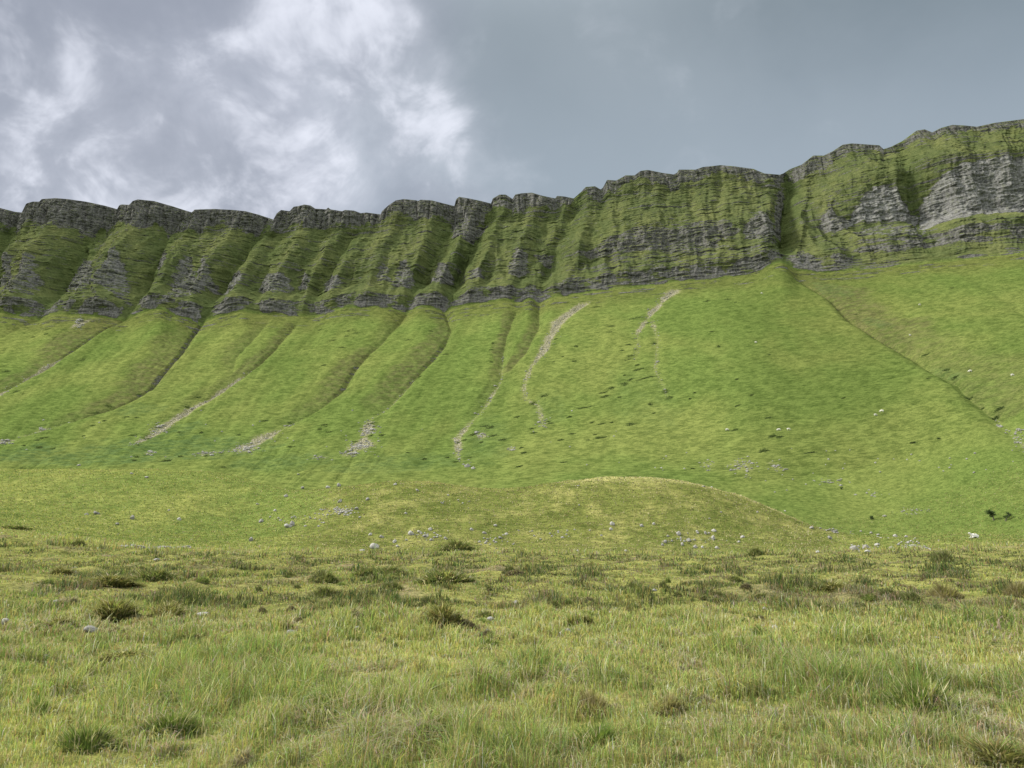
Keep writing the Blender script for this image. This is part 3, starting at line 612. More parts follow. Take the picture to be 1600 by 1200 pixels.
# a few gully floors are bare dark rock, most are lush
X_, Y_, Z_ = Vx, Vy, Vz
def C3(a): return np.array(a, float)[None, None]
green = C3((.080, .113, .027)); yel = C3((.118, .138, .037)); oliv = C3((.088, .096, .028)); brown = C3((.080, .076, .034)); lushc = C3((.056, .092, .032)); cliffg = C3((.072, .088, .034))
n_lo = fbm(X_ / 90, Y_ / 120, 4, 120); n_m = fbm(X_ / 22, Y_ / 40, 3, 121); n_s = fbm(X_ / 7, Z_ / 5, 3, 122)
kcol = np.concatenate([Kt, np.broadcast_to(kk, (ncl, NC)), np.broadcast_to(kk, (npl, NC))])
t1 = sstep(-.5, .7, n_lo + .45 * n_m)[..., None]
fan = (sstep(KX(1080), KX(1230), kcol) * (1 - .5 * sstep(KX(1330), KX(1450), kcol)))[..., None]
tint = lerp(green, yel, t1 * .75) * (1 - .16 * fan)
# streaks running down the fan
str_ = fbm(runq(kcol, Y_) * 60, Y_ / 220, 4, 124)[..., None]
tint = tint * (1 + (.08 + .11 * sstep(KX(980), KX(720), kcol)[..., None]) * str_) * 1.16
cm = isc[..., None] * np.ones_like(tint[..., :1])
ctint = lerp(cliffg, C3((.102, .114, .043)), sstep(-.4, .6, n_m)[..., None]); ctint = lerp(ctint, oliv, sstep(0, .8, n_s)[..., None] * .5)
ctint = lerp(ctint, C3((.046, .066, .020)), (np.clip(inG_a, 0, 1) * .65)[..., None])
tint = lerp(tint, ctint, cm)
brn_a = stackc(brn, np.zeros_like(Yv)); lush_a = stackc(lush, np.zeros_like(Yv)); scr_a = stackc(scr, np.zeros_like(Yv))
bwob = sstep(-.5, .4, fbm(X_ / 5, Y_ / 4, 3, 126))
tint = lerp(tint, brown * (1 + .2 * n_s[..., None]), (np.clip(brn_a, 0, 1) * (.25 + .45 * bwob))[..., None])  # brown bank grass, deepened to paint shade on banks turned from the sun
headb = stackc(sstep(60, 10, db + 18 * out_n), np.zeros_like(Yv))
tint = lerp(tint, oliv, (headb * .6)[..., None])
tint = lerp(tint, C3((.215, .215, .085)), (np.clip(blur(scr_a, 6), 0, 1) * .6)[..., None])
tint = lerp(tint, lushc * 1.1, (np.clip(lush_a, 0, 1) * (.25 + .6 * sstep(-.3, .4, fbm(X_ / 6, Y_ / 3, 3, 127))))[..., None])
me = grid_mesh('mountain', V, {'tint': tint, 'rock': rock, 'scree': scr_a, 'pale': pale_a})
me.materials.append(M_mount)
mountain = link('mountain', me); mountain['kind'] = 'structure'
del V, du, dv, nrm, tint, ctint

# ------------------------------------------------------------ the ground in front: bog, hummocks and the foot of the slope
NCg = 1300; NRg = 1150
kg = np.linspace(-1.12, 1.12, NCg); yg = np.concatenate([[1.0, 2.0], np.geomspace(2.6, 268.0, NRg)])
Kg, Yg = np.meshgrid(kg, yg); Xg = Kg * Yg
wide = (1 + 2.0 * np.clip((6 - Yg) / 6, 0, 1)); Xg = Xg * wide
depg, scg, brg = gullies(Xg, Yg)
Zg = land0(Xg, Yg) + micro(Xg, Yg) * sstep(2, 5, Yg) - depg * sstep(190, 230, Yg)
Zg = Zg - .35 * sstep(262.6, 268, Yg)
scg = np.maximum(scg * sstep(190, 230, Yg), spot(Xg, Yg, SCREE_SPOTS)); lug = spot(Xg, Yg, LUSH_SPOTS, 9)
nl = fbm(Xg / 30, Yg / 40, 4, 130); nm = fbm(Xg / 6, Yg / 8, 3, 131); ns = fbm(Xg / 1.6, Yg / 2.0, 3, 132)
bog = C3((.190, .200, .058)); past = C3((.118, .156, .038)); pasty = C3((.185, .206, .056)); strawy = C3((.210, .190, .075)); heath = C3((.180, .155, .085))
near = sstep(100, 86, Yg)[..., None]
tg = lerp(past, pasty, sstep(-.35, .6, nl + .4 * nm)[..., None])
# the mounds are drier: olive and straw
mdx = (sstep(KX(420), KX(560), Kg) * sstep(KX(1330), KX(1230), Kg) * sstep(96, 104, Yg) * sstep(172, 150, Yg))
mdx = mdx * (1 - .75 * sstep(KX(560), KX(480), Kg + .02 * nm) * sstep(112, 124, Yg + 6 * nm))
dry = lerp(C3((.112, .128, .032)), C3((.215, .210, .070)), sstep(-.2, .7, nm + .6 * ns)[..., None])
tg = lerp(tg, dry, (np.clip(mdx, 0, 1) * .72)[..., None])
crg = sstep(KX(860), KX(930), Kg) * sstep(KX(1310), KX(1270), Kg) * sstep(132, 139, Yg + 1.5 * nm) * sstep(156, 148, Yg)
tg = lerp(tg, C3((.360, .345, .130)), (np.clip(crg, 0, 1) * .8)[..., None])  # pale dry grass on the crest, also painting its rim light into the tint
swl = sstep(KX(420), KX(200), Kg) * sstep(160, 190, Yg) * sstep(225, 205, Yg)
tg = lerp(tg, pasty * 1.05, (swl * .6)[..., None])
t2 = lerp(bog, heath, sstep(0, .7, nm)[..., None]); tg = lerp(tg, t2, near)
tg = lerp(tg, lushc * 1.25, (np.clip(lug, 0, 1) * (.25 + .6 * sstep(-.3, .4, ns)))[..., None])
n_lo = fbm(Xg / 90, Yg / 120, 4, 120); n_m = fbm(Xg / 22, Yg / 40, 3, 121)
tm = lerp(green, yel, sstep(-.5, .7, n_lo + .45 * n_m)[..., None] * .75) * (1 + (.08 + .11 * sstep(KX(980), KX(720), Kg)[..., None]) * fbm(runq(Kg, Yg) * 60, Yg / 220, 4, 124)[..., None]) * 1.16
tm = lerp(tm, lushc * 1.1, (np.clip(lug, 0, 1) * (.25 + .6 * sstep(-.3, .4, fbm(Xg / 6, Yg / 3, 3, 127))))[..., None])
ontal = sstep(-1.5, 2.5, talus0(Kg, Yg) - ground0(Kg, Yg))[..., None]
tg = lerp(tg, tm, ontal)
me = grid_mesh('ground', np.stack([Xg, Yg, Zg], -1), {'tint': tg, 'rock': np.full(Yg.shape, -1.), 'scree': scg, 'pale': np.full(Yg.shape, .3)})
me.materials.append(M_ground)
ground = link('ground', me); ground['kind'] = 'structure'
# wide plain round and behind, a little lower
xs = np.linspace(-2500, 2500, 60); Xw, Yw = np.meshgrid(xs, np.linspace(-2500, 2500, 60))
me = grid_mesh('plain', np.stack([Xw, Yw, np.full(Xw.shape, -4.0)], -1), {'tint': np.broadcast_to(C3((.12, .16, .035)), (*Xw.shape, 3)), 'rock': np.full(Xw.shape, -1.), 'scree': np.zeros(Xw.shape), 'pale': np.zeros(Xw.shape)})
me.materials.append(M_ground); plain = link('plain', me); plain['kind'] = 'structure'
# ------------------------------------------------------------ grass: blades as real leaves, sown denser near the footpath
rng = np.random.default_rng(7)
def blades(x, y, z, h, wd, az, lean, tint):
    """one bent leaf per point: 5 vertices, 3 triangles"""
    n = len(x); ca, sa = np.cos(az), np.sin(az)
    wa = az + np.pi / 2 + rng.uniform(-.6, .6, n); wx = np.cos(wa) * wd / 2; wy = np.sin(wa) * wd / 2
    l1 = h * lean * .28; l2 = h * lean
    V_ = np.zeros((n, 5, 3), np.float32)
    z0 = z - .03
    V_[:, 0] = np.stack([x - wx, y - wy, z0], 1); V_[:, 1] = np.stack([x + wx, y + wy, z0], 1)
    mx_ = x + ca * l1; my_ = y + sa * l1; mz = z + h * .58
    V_[:, 2] = np.stack([mx_ - wx * .8, my_ - wy * .8, mz], 1); V_[:, 3] = np.stack([mx_ + wx * .8, my_ + wy * .8, mz], 1)
    V_[:, 4] = np.stack([x + ca * l2, y + sa * l2, z + h * np.clip(1.05 - .35 * lean ** 2, .35, 1)], 1)
    b = (np.arange(n) * 5)[:, None, None]; F = np.array([[0, 1, 3], [0, 3, 2], [2, 3, 4]])[None] + b
    T = np.repeat(tint[:, None, :], 5, 1)
    return V_.reshape(-1, 3), F.reshape(-1, 3), T.reshape(-1, 3)
def pick(w_, cols):
    """blend of colours by weights (n, m)"""
    w_ = np.clip(w_, 0, None); w_ = w_ / w_.sum(1, keepdims=True); c = (w_.cumsum(1) < rng.random(len(w_))[:, None]).sum(1)
    return np.array(cols)[np.clip(c, 0, len(cols) - 1)]
GRASS_COL = [(.235, .300, .085), (.430, .430, .150), (.310, .270, .135), (.640, .580, .370), (.420, .365, .265), (.110, .150, .055)]
def sward(n, y0, y1, power, hs, ws):
    u = rng.random(n); Y = y0 * (y1 / y0) ** (u ** power); k = rng.uniform(-.86, .86, n) * (1 + .35 * np.clip((9 - Y) / 6, 0, 1)); X = k * Y
    # leaves gather in tufts
    jx = gn(X / .35, Y / .35, 301); jy = gn(X / .35, Y / .35, 302)
    X = X + .12 * jx; Y = Y + .12 * jy
    keep = np.ones(n, bool)
    for cx, cy, cr in CLEAR: keep &= ((X - cx) ** 2 + ((Y - cy) / 1.6) ** 2) > cr * cr
    X = X[keep]; Y = Y[keep]; n = len(X); Z = land(X, Y)
    a = 1.5 * fbm(X / 2.6, Y / 3.4, 3, 310); b = 1.4 * fbm(X / .8, Y / 1.1, 3, 311); c = 1.5 * fbm(X / 7, Y / 10, 3, 312); d = 1.35 * fbm(X / 1.3, Y / 1.9, 3, 313)
    brow = sstep(66, 84, Y) * sstep(98, 93, Y)
    h = (.075 + .10 * sstep(-.2, .8, a) + .11 * np.clip(b, 0, 1)) * rng.uniform(.55, 1.5, n) * hs(Y)
    h = h * (1 + brow * 1.6 * sstep(-.3, .3, c)); h = h * (.55 + .95 * sstep(-.35, .45, 1.4 * gn(X / .42, Y / .5, 315) + .6 * a))
    nearf = sstep(17, 10, Y)
    w_ = np.stack([.55 + .9 * a + .45 * nearf, .75 + .9 * c - .3 * a + .25 * sstep(20, 35, Y), .16 + .9 * np.clip(-b, 0, 1) + .35 * np.clip(-c, 0, 1) + .30 * brow, .12 + .55 * np.clip(d, 0, 1) * sstep(-.2, .5, -a) + .2 * np.clip(c, 0, 1), .05 + 1.3 * np.clip(d - .15, 0, 1) * (1 + nearf), .08 + .35 * np.clip(a - .2, 0, 1)], 1)
    mb = sstep(15, 21, Y) * sstep(88, 74, Y); p1_ = 1.6 * fbm(X / 2.8, Y / 4.6, 4, 316); p2_ = 1.6 * fbm(X / 3.4, Y / 6.0, 4, 317)
    dk = mb * sstep(.05, .40, p1_); ht = mb * sstep(.05, .4, p2_)
    w_[:, 5] += 3.4 * dk; w_[:, 4] += 1.5 * ht; w_[:, 2] += 2.4 * ht + 1.0 * dk; w_[:, 1] += .4 * mb * sstep(.1, -.4, p1_)
    h = h * (1 - .45 * mb) * (1 + 1.3 * dk)
    w_ = np.maximum(w_, .01)
    t = pick(w_, GRASS_COL) * rng.uniform(.75, 1.3, (n, 1)) * (1 + .12 * rng.standard_normal((n, 3)))
    t = np.clip(t * (1 - .14 * mb - .22 * np.maximum(dk, ht))[:, None], .01, .6)
    pz = np.maximum(0, d - .25) * 1.6
    az = rng.uniform(0, 2 * np.pi, n); lean = np.clip(rng.gamma(2.6, .27, n) + .6 * pz, 0, 1.3)
    return blades(X, Y, Z, h * (1 - .35 * np.clip(pz, 0, 1)), ws(Y) * rng.uniform(.6, 1.4, n), az, lean, t)
def joinm(parts):
    V_, F_, T_, o = [], [], [], 0
    for v, f, t in parts: V_.append(v); F_.append(f + o); T_.append(t); o += len(v)
    return np.concatenate(V_), np.concatenate(F_), np.concatenate(T_)
CLEAR = []          # spots kept free of leaves: the stones

# ------------------------------------------------------------ tussocks: each a clump of leaves of its own
def tussock_mesh(kind, seed):
    global rng
    rng = np.random.default_rng(seed)
    cols = {'rush': [(.095, .130, .042), (.130, .165, .052), (.190, .200, .070), (.190, .155, .070)],
            'sedge': [(.135, .150, .045), (.220, .220, .070), (.240, .195, .080), (.095, .115, .036)],
            'thatch': [(.38, .33, .24), (.52, .46, .35), (.25, .215, .155), (.25, .26, .11)],
            'peat': [(.140, .112, .078), (.20, .165, .115), (.095, .08, .055), (.16, .17, .06)],
            'fresh': [(.140, .215, .050), (.190, .255, .062), (.120, .180, .045), (.32, .31, .12)],
            'straw': [(.36, .31, .16), (.28, .24, .11), (.20, .20, .06), (.42, .37, .22)]}[kind]
    n = 1500; r = rng.random(n) ** .62 * 1.15; th = rng.uniform(0, 6.28, n); x = r * np.cos(th) * .48; y = r * np.sin(th) * .48
    dome = {'rush': .22, 'sedge': .40, 'thatch': .22, 'peat': .30, 'fresh': .12, 'straw': .1}[kind]
    z = dome * np.clip(1 - r ** 2, 0, 1) * rng.uniform(.55, 1, n)
    L_ = {'rush': .85, 'sedge': .62, 'thatch': .30, 'peat': .22, 'fresh': .75, 'straw': .8}[kind] * rng.uniform(.5, 1.15, n)
    lean = {'rush': .25, 'sedge': .75, 'thatch': .9, 'peat': .7, 'fresh': .35, 'straw': .35}[kind] * (.35 + r) * rng.uniform(.6, 1.4, n)
    t = pick(np.tile([.34, .32, .22, .12], (n, 1)), cols) * rng.uniform(.7, 1.4, (n, 1)); alt = rng.random(n) < .18; t[alt] = np.array(GRASS_COL)[rng.integers(0, 5, alt.sum())]
    p = blades(x, y, z, L_ * (1 - .62 * r ** 1.6) * (1 + .5 * gn(x * 5 + seed, y * 5, seed)), rng.uniform(.015, .035, n), th + rng.normal(0, .5, n), np.clip(lean, .02, 1.25), t)
    # the root mass under the leaves
    a_, b_ = np.meshgrid(np.linspace(0, 2 * np.pi, 15)[:-1], np.linspace(0, 1, 6)); R_ = .34 * np.cos(b_ * 1.5) * (1 + .15 * np.sin(3 * a_ + seed)); 
    C_ = np.stack([R_ * np.cos(a_), R_ * np.sin(a_), dome * np.sin(b_ * 1.57) - .06], -1).reshape(-1, 3)
    f = []
    for j in range(5):
        for i in range(14):
            a0 = j * 14 + i; a1 = j * 14 + (i + 1) % 14; f += [(a0, a1, a1 + 14), (a0, a1 + 14, a0 + 14)]
    V_, F_, T_ = joinm([p, (C_, np.array(f), np.tile(np.array(cols[0]) * 1.0, (len(C_), 1)))])
    return poly_mesh(kind, V_, F_, M_leaf, {'tint': T_})
TM = {k: [tussock_mesh(k, 40 + i * 7 + j) for j in range(2)] for i, k in enumerate(('rush', 'sedge', 'thatch', 'peat', 'fresh', 'straw'))}
rng = np.random.default_rng(21); random.seed(5)
TNAME = {'rush': ('rush_tussock', 'rush tussock'), 'sedge': ('sedge_tussock', 'tussock'), 'thatch': ('dead_grass_tuft', 'grass tuft'), 'peat': ('peat_hummock', 'hummock'), 'fresh': ('grass_tussock', 'tussock'), 'straw': ('straw_grass_tuft', 'grass tuft')}
def tussock(kind, px, py, wpx, hpx, label, group=None):
    """py is the foot of the clump, wpx x hpx its size in the photo"""
    X, Y, Z = hitl(px, py); dist = math.hypot(Y, X * .0 + EYE); w_ = wpx * Y / FPX; h_ = hpx * Y / FPX * .72
    nm, cat = TNAME[kind]; o = link(nm, random.choice(TM[kind]), (X, Y, Z - .03), (0, 0, random.uniform(0, 6.28)), (w_, max(w_ * .6, h_ * .8), h_ * 1.15 / {'rush': .95, 'sedge': .75, 'thatch': .42, 'peat': .45, 'fresh': .8, 'straw': .85}[kind]))
    return tag(o, label, cat, group or {'rush': 'rush tussocks on the bog', 'sedge': 'sedge tussocks on the bog', 'thatch': 'withered tufts in the near grass', 'peat': 'bare peaty hummocks on the bog', 'fresh': 'fresh green tussocks', 'straw': 'pale straw tufts'}[kind])
TUSS = [
    ('sedge', 178, 968, 95, 34, 'broad dark tussock with long leaves combed down to the left, above the rounded pale stone'),
    ('sedge', 262, 966, 80, 28, 'dark domed tussock touching the left end of the flat pale slab'),
    ('sedge', 92, 982, 50, 20, 'low dark tussock beside the small cream stone at the far left'),
    ('sedge', 690, 982, 78, 40, 'large olive brown tussock, the biggest one near the middle of the bog'),
    ('peat', 728, 986, 52, 24, 'brown matted root mound on the right flank of the large middle tussock'),
    ('peat', 553, 970, 44, 22, 'grey brown bare hummock left of the large middle tussock'),
    ('rush', 577, 972, 26, 18, 'small olive tussock leaning on the right side of the grey brown hummock'),
    ('rush', 668, 948, 34, 20, 'dark green tussock just behind the large middle tussock'),
    ('rush', 605, 898, 70, 16, 'long dark rush clump right of the flat heathy patch behind the bog'),
    ('rush', 695, 908, 110, 20, 'long dark rush bank with a pale stone at its right foot'),
    ('rush', 570, 898, 40, 14, 'short dark rush clump at the left end of the dark rush row'),
    ('peat', 805, 900, 46, 14, 'low brown hummock right of the long dark rush bank'),
    ('rush', 796, 896, 22, 15, 'pointed dark tussock on the low brown hummock'),
    ('rush', 992, 925, 54, 20, 'round dark green tussock with the small white stone at its right'),
    ('rush', 1036, 918, 16, 14, 'small pointed rush tuft just right of the small white stone'),
    ('rush', 864, 948, 26, 14, 'small dark green tuft right of the white block stone'),
    ('fresh', 890, 944, 16, 12, 'little green tuft, second to the right of the white block stone'),
    ('sedge', 905, 974, 44, 16, 'olive tussock right of the pair of pale stones'),
    ('fresh', 1184, 990, 28, 17, 'bright green tuft left of the pale stone on the right part of the bog'),
    ('rush', 1238, 992, 44, 12, 'low dark tuft right of the pale stone on the right part of the bog'),
    ('rush', 1422, 940, 40, 22, 'dark green rush clump on the right, in front of the tall straw grass'),
    ('rush', 1388, 932, 24, 18, 'smaller green clump just left of the dark rush clump on the right'),
    ('sedge', 1300, 926, 70, 20, 'broad olive clump at the left end of the right hand rush belt'),
    ('rush', 1472, 878, 34, 22, 'dark round rush clump standing on the edge of the bog at the right'),
    ('rush', 1182, 868, 34, 14, 'dark grey green rush clump at the foot of the rounded mound'),
    ('rush', 715, 859, 48, 17, 'dark upright rushes by the bright green wet patch at the mound foot'),
    ('rush', 122, 852, 32, 12, 'grey green bush of rushes on the far left edge of the bog'),
    ('rush', 22, 826, 50, 7, 'thin dark line of rushes at the left frame edge'),
    ('sedge', 170, 914, 80, 18, 'olive tussock in the left part of the bog behind the combed one'),
    ('rush', 240, 905, 70, 20, 'grey green clump behind the dark domed tussock'),
    ('sedge', 95, 898, 36, 14, 'brown olive tuft near the left end of the bog'),
    ('rush', 505, 908, 60, 22, 'grey green rush clump left of the dark rush row'),
    ('rush', 508, 933, 50, 20, 'dark tussock in front of the grey green rush clump'),
    ('rush', 612, 922, 46, 18, 'green tussock between the rush row and the large middle tussock'),
    ('straw', 500, 950, 44, 18, 'pale yellow straw tuft left of the grey brown hummock'),
    ('peat', 455, 955, 20, 12, 'small brown hummock left of the pale yellow straw tuft'),
    ('thatch', 108, 942, 40, 12, 'low grey brown patch of dead stems behind the combed tussock'),
    ('peat', 830, 992, 22, 14, 'small dark peat lump with a pale stone to its right'),
    ('rush', 838, 985, 34, 16, 'olive tuft sitting on the small dark peat lump'),
    ('thatch', 346, 1058, 36, 14, 'grey withered tuft, left one of the two side by side in the near grass'),
    ('thatch', 412, 1060, 40, 14, 'grey withered tuft, right one of the two side by side in the near grass'),
    ('thatch', 316, 1090, 60, 14, 'pale withered tuft below the two side by side'),
    ('thatch', 405, 1126, 34, 20, 'withered tuft with fallen stems left of the lush green hollow'),
    ('thatch', 460, 1128, 22, 20, 'small dark withered tuft at the left side of the lush green hollow'),
    ('thatch', 378, 1196, 50, 30, 'straw coloured withered tuft at the bottom edge left of centre'),
    ('thatch', 565, 1082, 24, 16, 'grey withered tuft at the right rim of the lush green hollow'),
    ('thatch', 540, 1199, 55, 22, 'pale withered tuft at the bottom edge near the centre'),
    ('thatch', 236, 1135, 36, 22, 'pale tuft of fallen stems right of the tall green tuft'),
    ('thatch', 962, 1112, 50, 18, 'brown grey withered tuft below the row of pale upright stems'),
    ('thatch', 850, 1172, 56, 24, 'withered tuft near the bottom with bleached stems on top'),
    ('thatch', 1102, 1098, 32, 18, 'withered tuft right of the row of pale upright stems'),
    ('thatch', 1280, 1160, 40, 20, 'dark withered tuft in the lower right grass'),
    ('thatch', 1275, 1078, 40, 16, 'grey withered tuft above the dark one in the lower right grass'),
    ('thatch', 1045, 1188, 50, 26, 'pale fallen tuft at the bottom edge right of centre'),
    ('thatch', 985, 1024, 24, 9, 'small grey tuft in the middle of the near grass'),
    ('thatch', 1415, 1010, 30, 9, 'small pale tuft on the right part of the bog'),
    ('fresh', 268, 1150, 80, 46, 'tall bright green tuft of fine leaves in the lower left grass'),
    ('fresh', 60, 1120, 60, 40, 'soft green tuft near the left frame edge'),
    ('fresh', 505, 1110, 110, 40, 'wide lush green tuft below the centre left'),
    ('fresh', 135, 1165, 90, 40, 'olive green tuft at the lower left'),
    ('fresh', 1440, 1110, 150, 60, 'wide deep green tuft in the lower right grass'),
    ('fresh', 935, 1165, 100, 40, 'green tuft between the two withered tufts near the bottom'),
    ('sedge', 1560, 1196, 110, 40, 'olive brown tuft in the lower right corner'),
    ('straw', 925, 1110, 70, 40, 'row of bleached upright stems in the near grass, left part'),
    ('straw', 1045, 1108, 60, 30, 'row of bleached upright stems in the near grass, right part'),
    ('straw', 1475, 935, 50, 28, 'tall straw coloured stems at the right side of the bog'),
    ('straw', 1590, 930, 34, 26, 'straw coloured stems at the right frame edge'),
    ('straw', 1295, 1190, 40, 34, 'bleached upright stems at the bottom of the right part'),
    ('peat', 345, 1046, 60, 10, 'dark low bank in front of the bog at the left'),
    ('sedge', 195, 1030, 90, 16, 'long low dark olive bank below the rounded pale stone'),
    ('rush', 300, 998, 60, 12, 'low olive clump right of the rounded pale stone'),
    ('rush', 350, 1006, 26, 14, 'small dark tussock between the rounded stone and the angular stone'),
    ('peat', 755, 1018, 60, 10, 'dark low hollow edge below the large middle tussock'),
    ('fresh', 765, 1008, 30, 14, 'olive tuft on the dark hollow edge below the large middle tussock'),
    ('rush', 1120, 940, 30, 8, 'low dark tuft in the middle of the right part of the bog'),
    ('peat', 1165, 916, 30, 7, 'low brown streak of peat behind the right part of the bog'),
    ('peat', 1250, 960, 18, 9, 'small brown lump in the right part of the bog'),
]
for a_ in TUSS: tussock(*a_)
# smaller tufts that nothing in the photo tells apart
for kind, n, lab, grp in (('rush', 26, 'small dark tuft scattered over the rough bog', 'small dark tufts scattered over the bog'), ('peat', 14, 'small brown peaty lump scattered over the rough bog', 'small brown lumps scattered over the bog'), ('fresh', 18, 'small green tuft in the rough bog grass', 'small green tufts in the bog grass')):
    for i in range(n):
        py = random.uniform(885, 1015); tussock(kind, random.uniform(5, 1595), py, random.uniform(10, 26) * (1 + (py - 885) / 200), random.uniform(6, 10) * (1 + (py - 885) / 160), lab, grp)

# ------------------------------------------------------------ stones
def stone_geo(seed, sub=3, cuts=9, rough=.06):
    import bmesh
    r_ = np.random.default_rng(seed); bm = bmesh.new(); bmesh.ops.create_icosphere(bm, subdivisions=sub, radius=1.0)
    v = np.array([p.co[:] for p in bm.verts]); f = np.array([[q.index for q in p.verts] for p in bm.faces]); bm.free()
    for i in range(cuts):
        nrm_ = r_.normal(size=3); nrm_[2] *= .8; nrm_ /= np.linalg.norm(nrm_); d = r_.uniform(.55, .85); s = v @ nrm_
        v = v - np.outer(np.clip(s - d, 0, None), nrm_)
    v = v * (1 + rough * (gn(v[:, 0] * 2.2 + 9 * seed, v[:, 1] * 2.2 + v[:, 2] * 3.1, seed) + .5 * gn(v[:, 0] * 5 + v[:, 2] * 4, v[:, 1] * 5, seed + 1)))[:, None]
    v -= (v.max(0) + v.min(0)) / 2; v /= (v.max(0) - v.min(0)); return v, f
STV = [stone_geo(200 + i, 3, 6 + i % 6) for i in range(9)]; STL = [stone_geo(260 + i, 1, 4, .03) for i in range(6)]
def stone_me(i, mat): v, f = STV[i % 9]; return poly_mesh('stone', v, f, mat, smooth=False)
SM = [stone_me(i, M_stone) for i in range(9)] + [stone_me(i, M_stone_dark) for i in range(9)]
for m_ in SM: m_.shade_smooth() if hasattr(m_, 'shade_smooth') else None
for m_ in SM:
    try: m_.set_sharp_from_angle(angle=rad(28))
    except Exception: pass
def boulder(px, py, wpx, hpx, label, group='limestone boulders on the pasture', name='boulder', cat='boulder', mesh=None, rz=None, tilt=0.0, sink=.22, depth=.8):
    """px, py: foot of the stone in the photo"""
    X, Y, Z = hitl(px, py); w_ = .76 * wpx * Y / FPX; h_ = hpx * Y / FPX * .98
    i = random.randrange(18) if mesh is None else mesh
    if Y < 97 and wpx > 6: CLEAR.append((X, Y - w_ * .5, w_ * .72))
    o = link(name, SM[i], (X, Y + w_ * .3, Z + h_ * (.5 - sink)), (tilt * .3, tilt, random.uniform(-.5, .5) if rz is None else rz), (w_, w_ * depth, h_))
    return tag(o, label, cat, group)
NS = 'stones lying in the bog'
for a_ in [
    (4, 976, 16, 12, 'grey white stone cut by the left frame edge'), (138, 989, 28, 13, 'rounded pale grey stone, the largest on the left of the bog'),
    (314, 964, 27, 9, 'flat pale slab at the right foot of the dark domed tussock'), (103, 976, 15, 9, 'cream coloured stone beside the low dark tussock at the left'),
    (130, 970, 9, 5, 'small white stone above the rounded pale grey stone'), (86, 942, 11, 6, 'pale stone in the dead stems behind the combed tussock'), (54, 926, 8, 3, 'tiny pale stone at the far left of the bog'),
    (453, 992, 21, 9, 'angular white slab left of the large middle tussock'), (558, 985, 15, 8, 'small grey white stone between the angular slab and the large middle tussock'), (557, 1003, 9, 4, 'small flat stone just below the grey white stone'),
    (420, 1018, 10, 9, 'cream lichened stone in the dark grass below the angular slab'), (810, 947, 19, 11, 'white block stone right of the large middle tussock'), (766, 971, 14, 9, 'bluish grey stone below and left of the white block stone'),
    (762, 986, 8, 4, 'low pale stone beside the brown matted root mound'), (876, 993, 9, 7, 'left stone of the small pale pair right of the middle'), (888, 989, 13, 9, 'right stone of the small pale pair right of the middle'),
    (1023, 924, 12, 5, 'small white stone at the foot of the round dark green tussock'), (1212, 984, 12, 9, 'pale stone alone on the right part of the bog'), (1078, 983, 11, 5, 'flat pale stone left of the lone one on the right part of the bog'),
    (1196, 953, 9, 6, 'greyish stone above the lone one on the right part of the bog'), (1274, 969, 9, 6, 'stone partly in grass at the right of the bog'), (1466, 998, 15, 4, 'flat pale stone on the far right of the bog'),
    (733, 906, 18, 6, 'pale stone at the right foot of the long dark rush bank'), (696, 916, 8, 3, 'thin white stone in front of the long dark rush bank'), (243, 876, 12, 5, 'low grey stone in the left back of the bog'),
    (115, 888, 12, 3, 'flat pale stone in the far left back of the bog'), (955, 960, 10, 6, 'grey stone in the stony bare patch right of the white block'), (963, 953, 8, 5, 'upper stone of the stony bare patch right of the white block'),
    (695, 985, 7, 10, 'slender upright stone in the shade of the large middle tussock'), (645, 990, 9, 8, 'pale stone at the left foot of the large middle tussock'),
]: boulder(*a_, group=NS, name='stone', cat='stone')
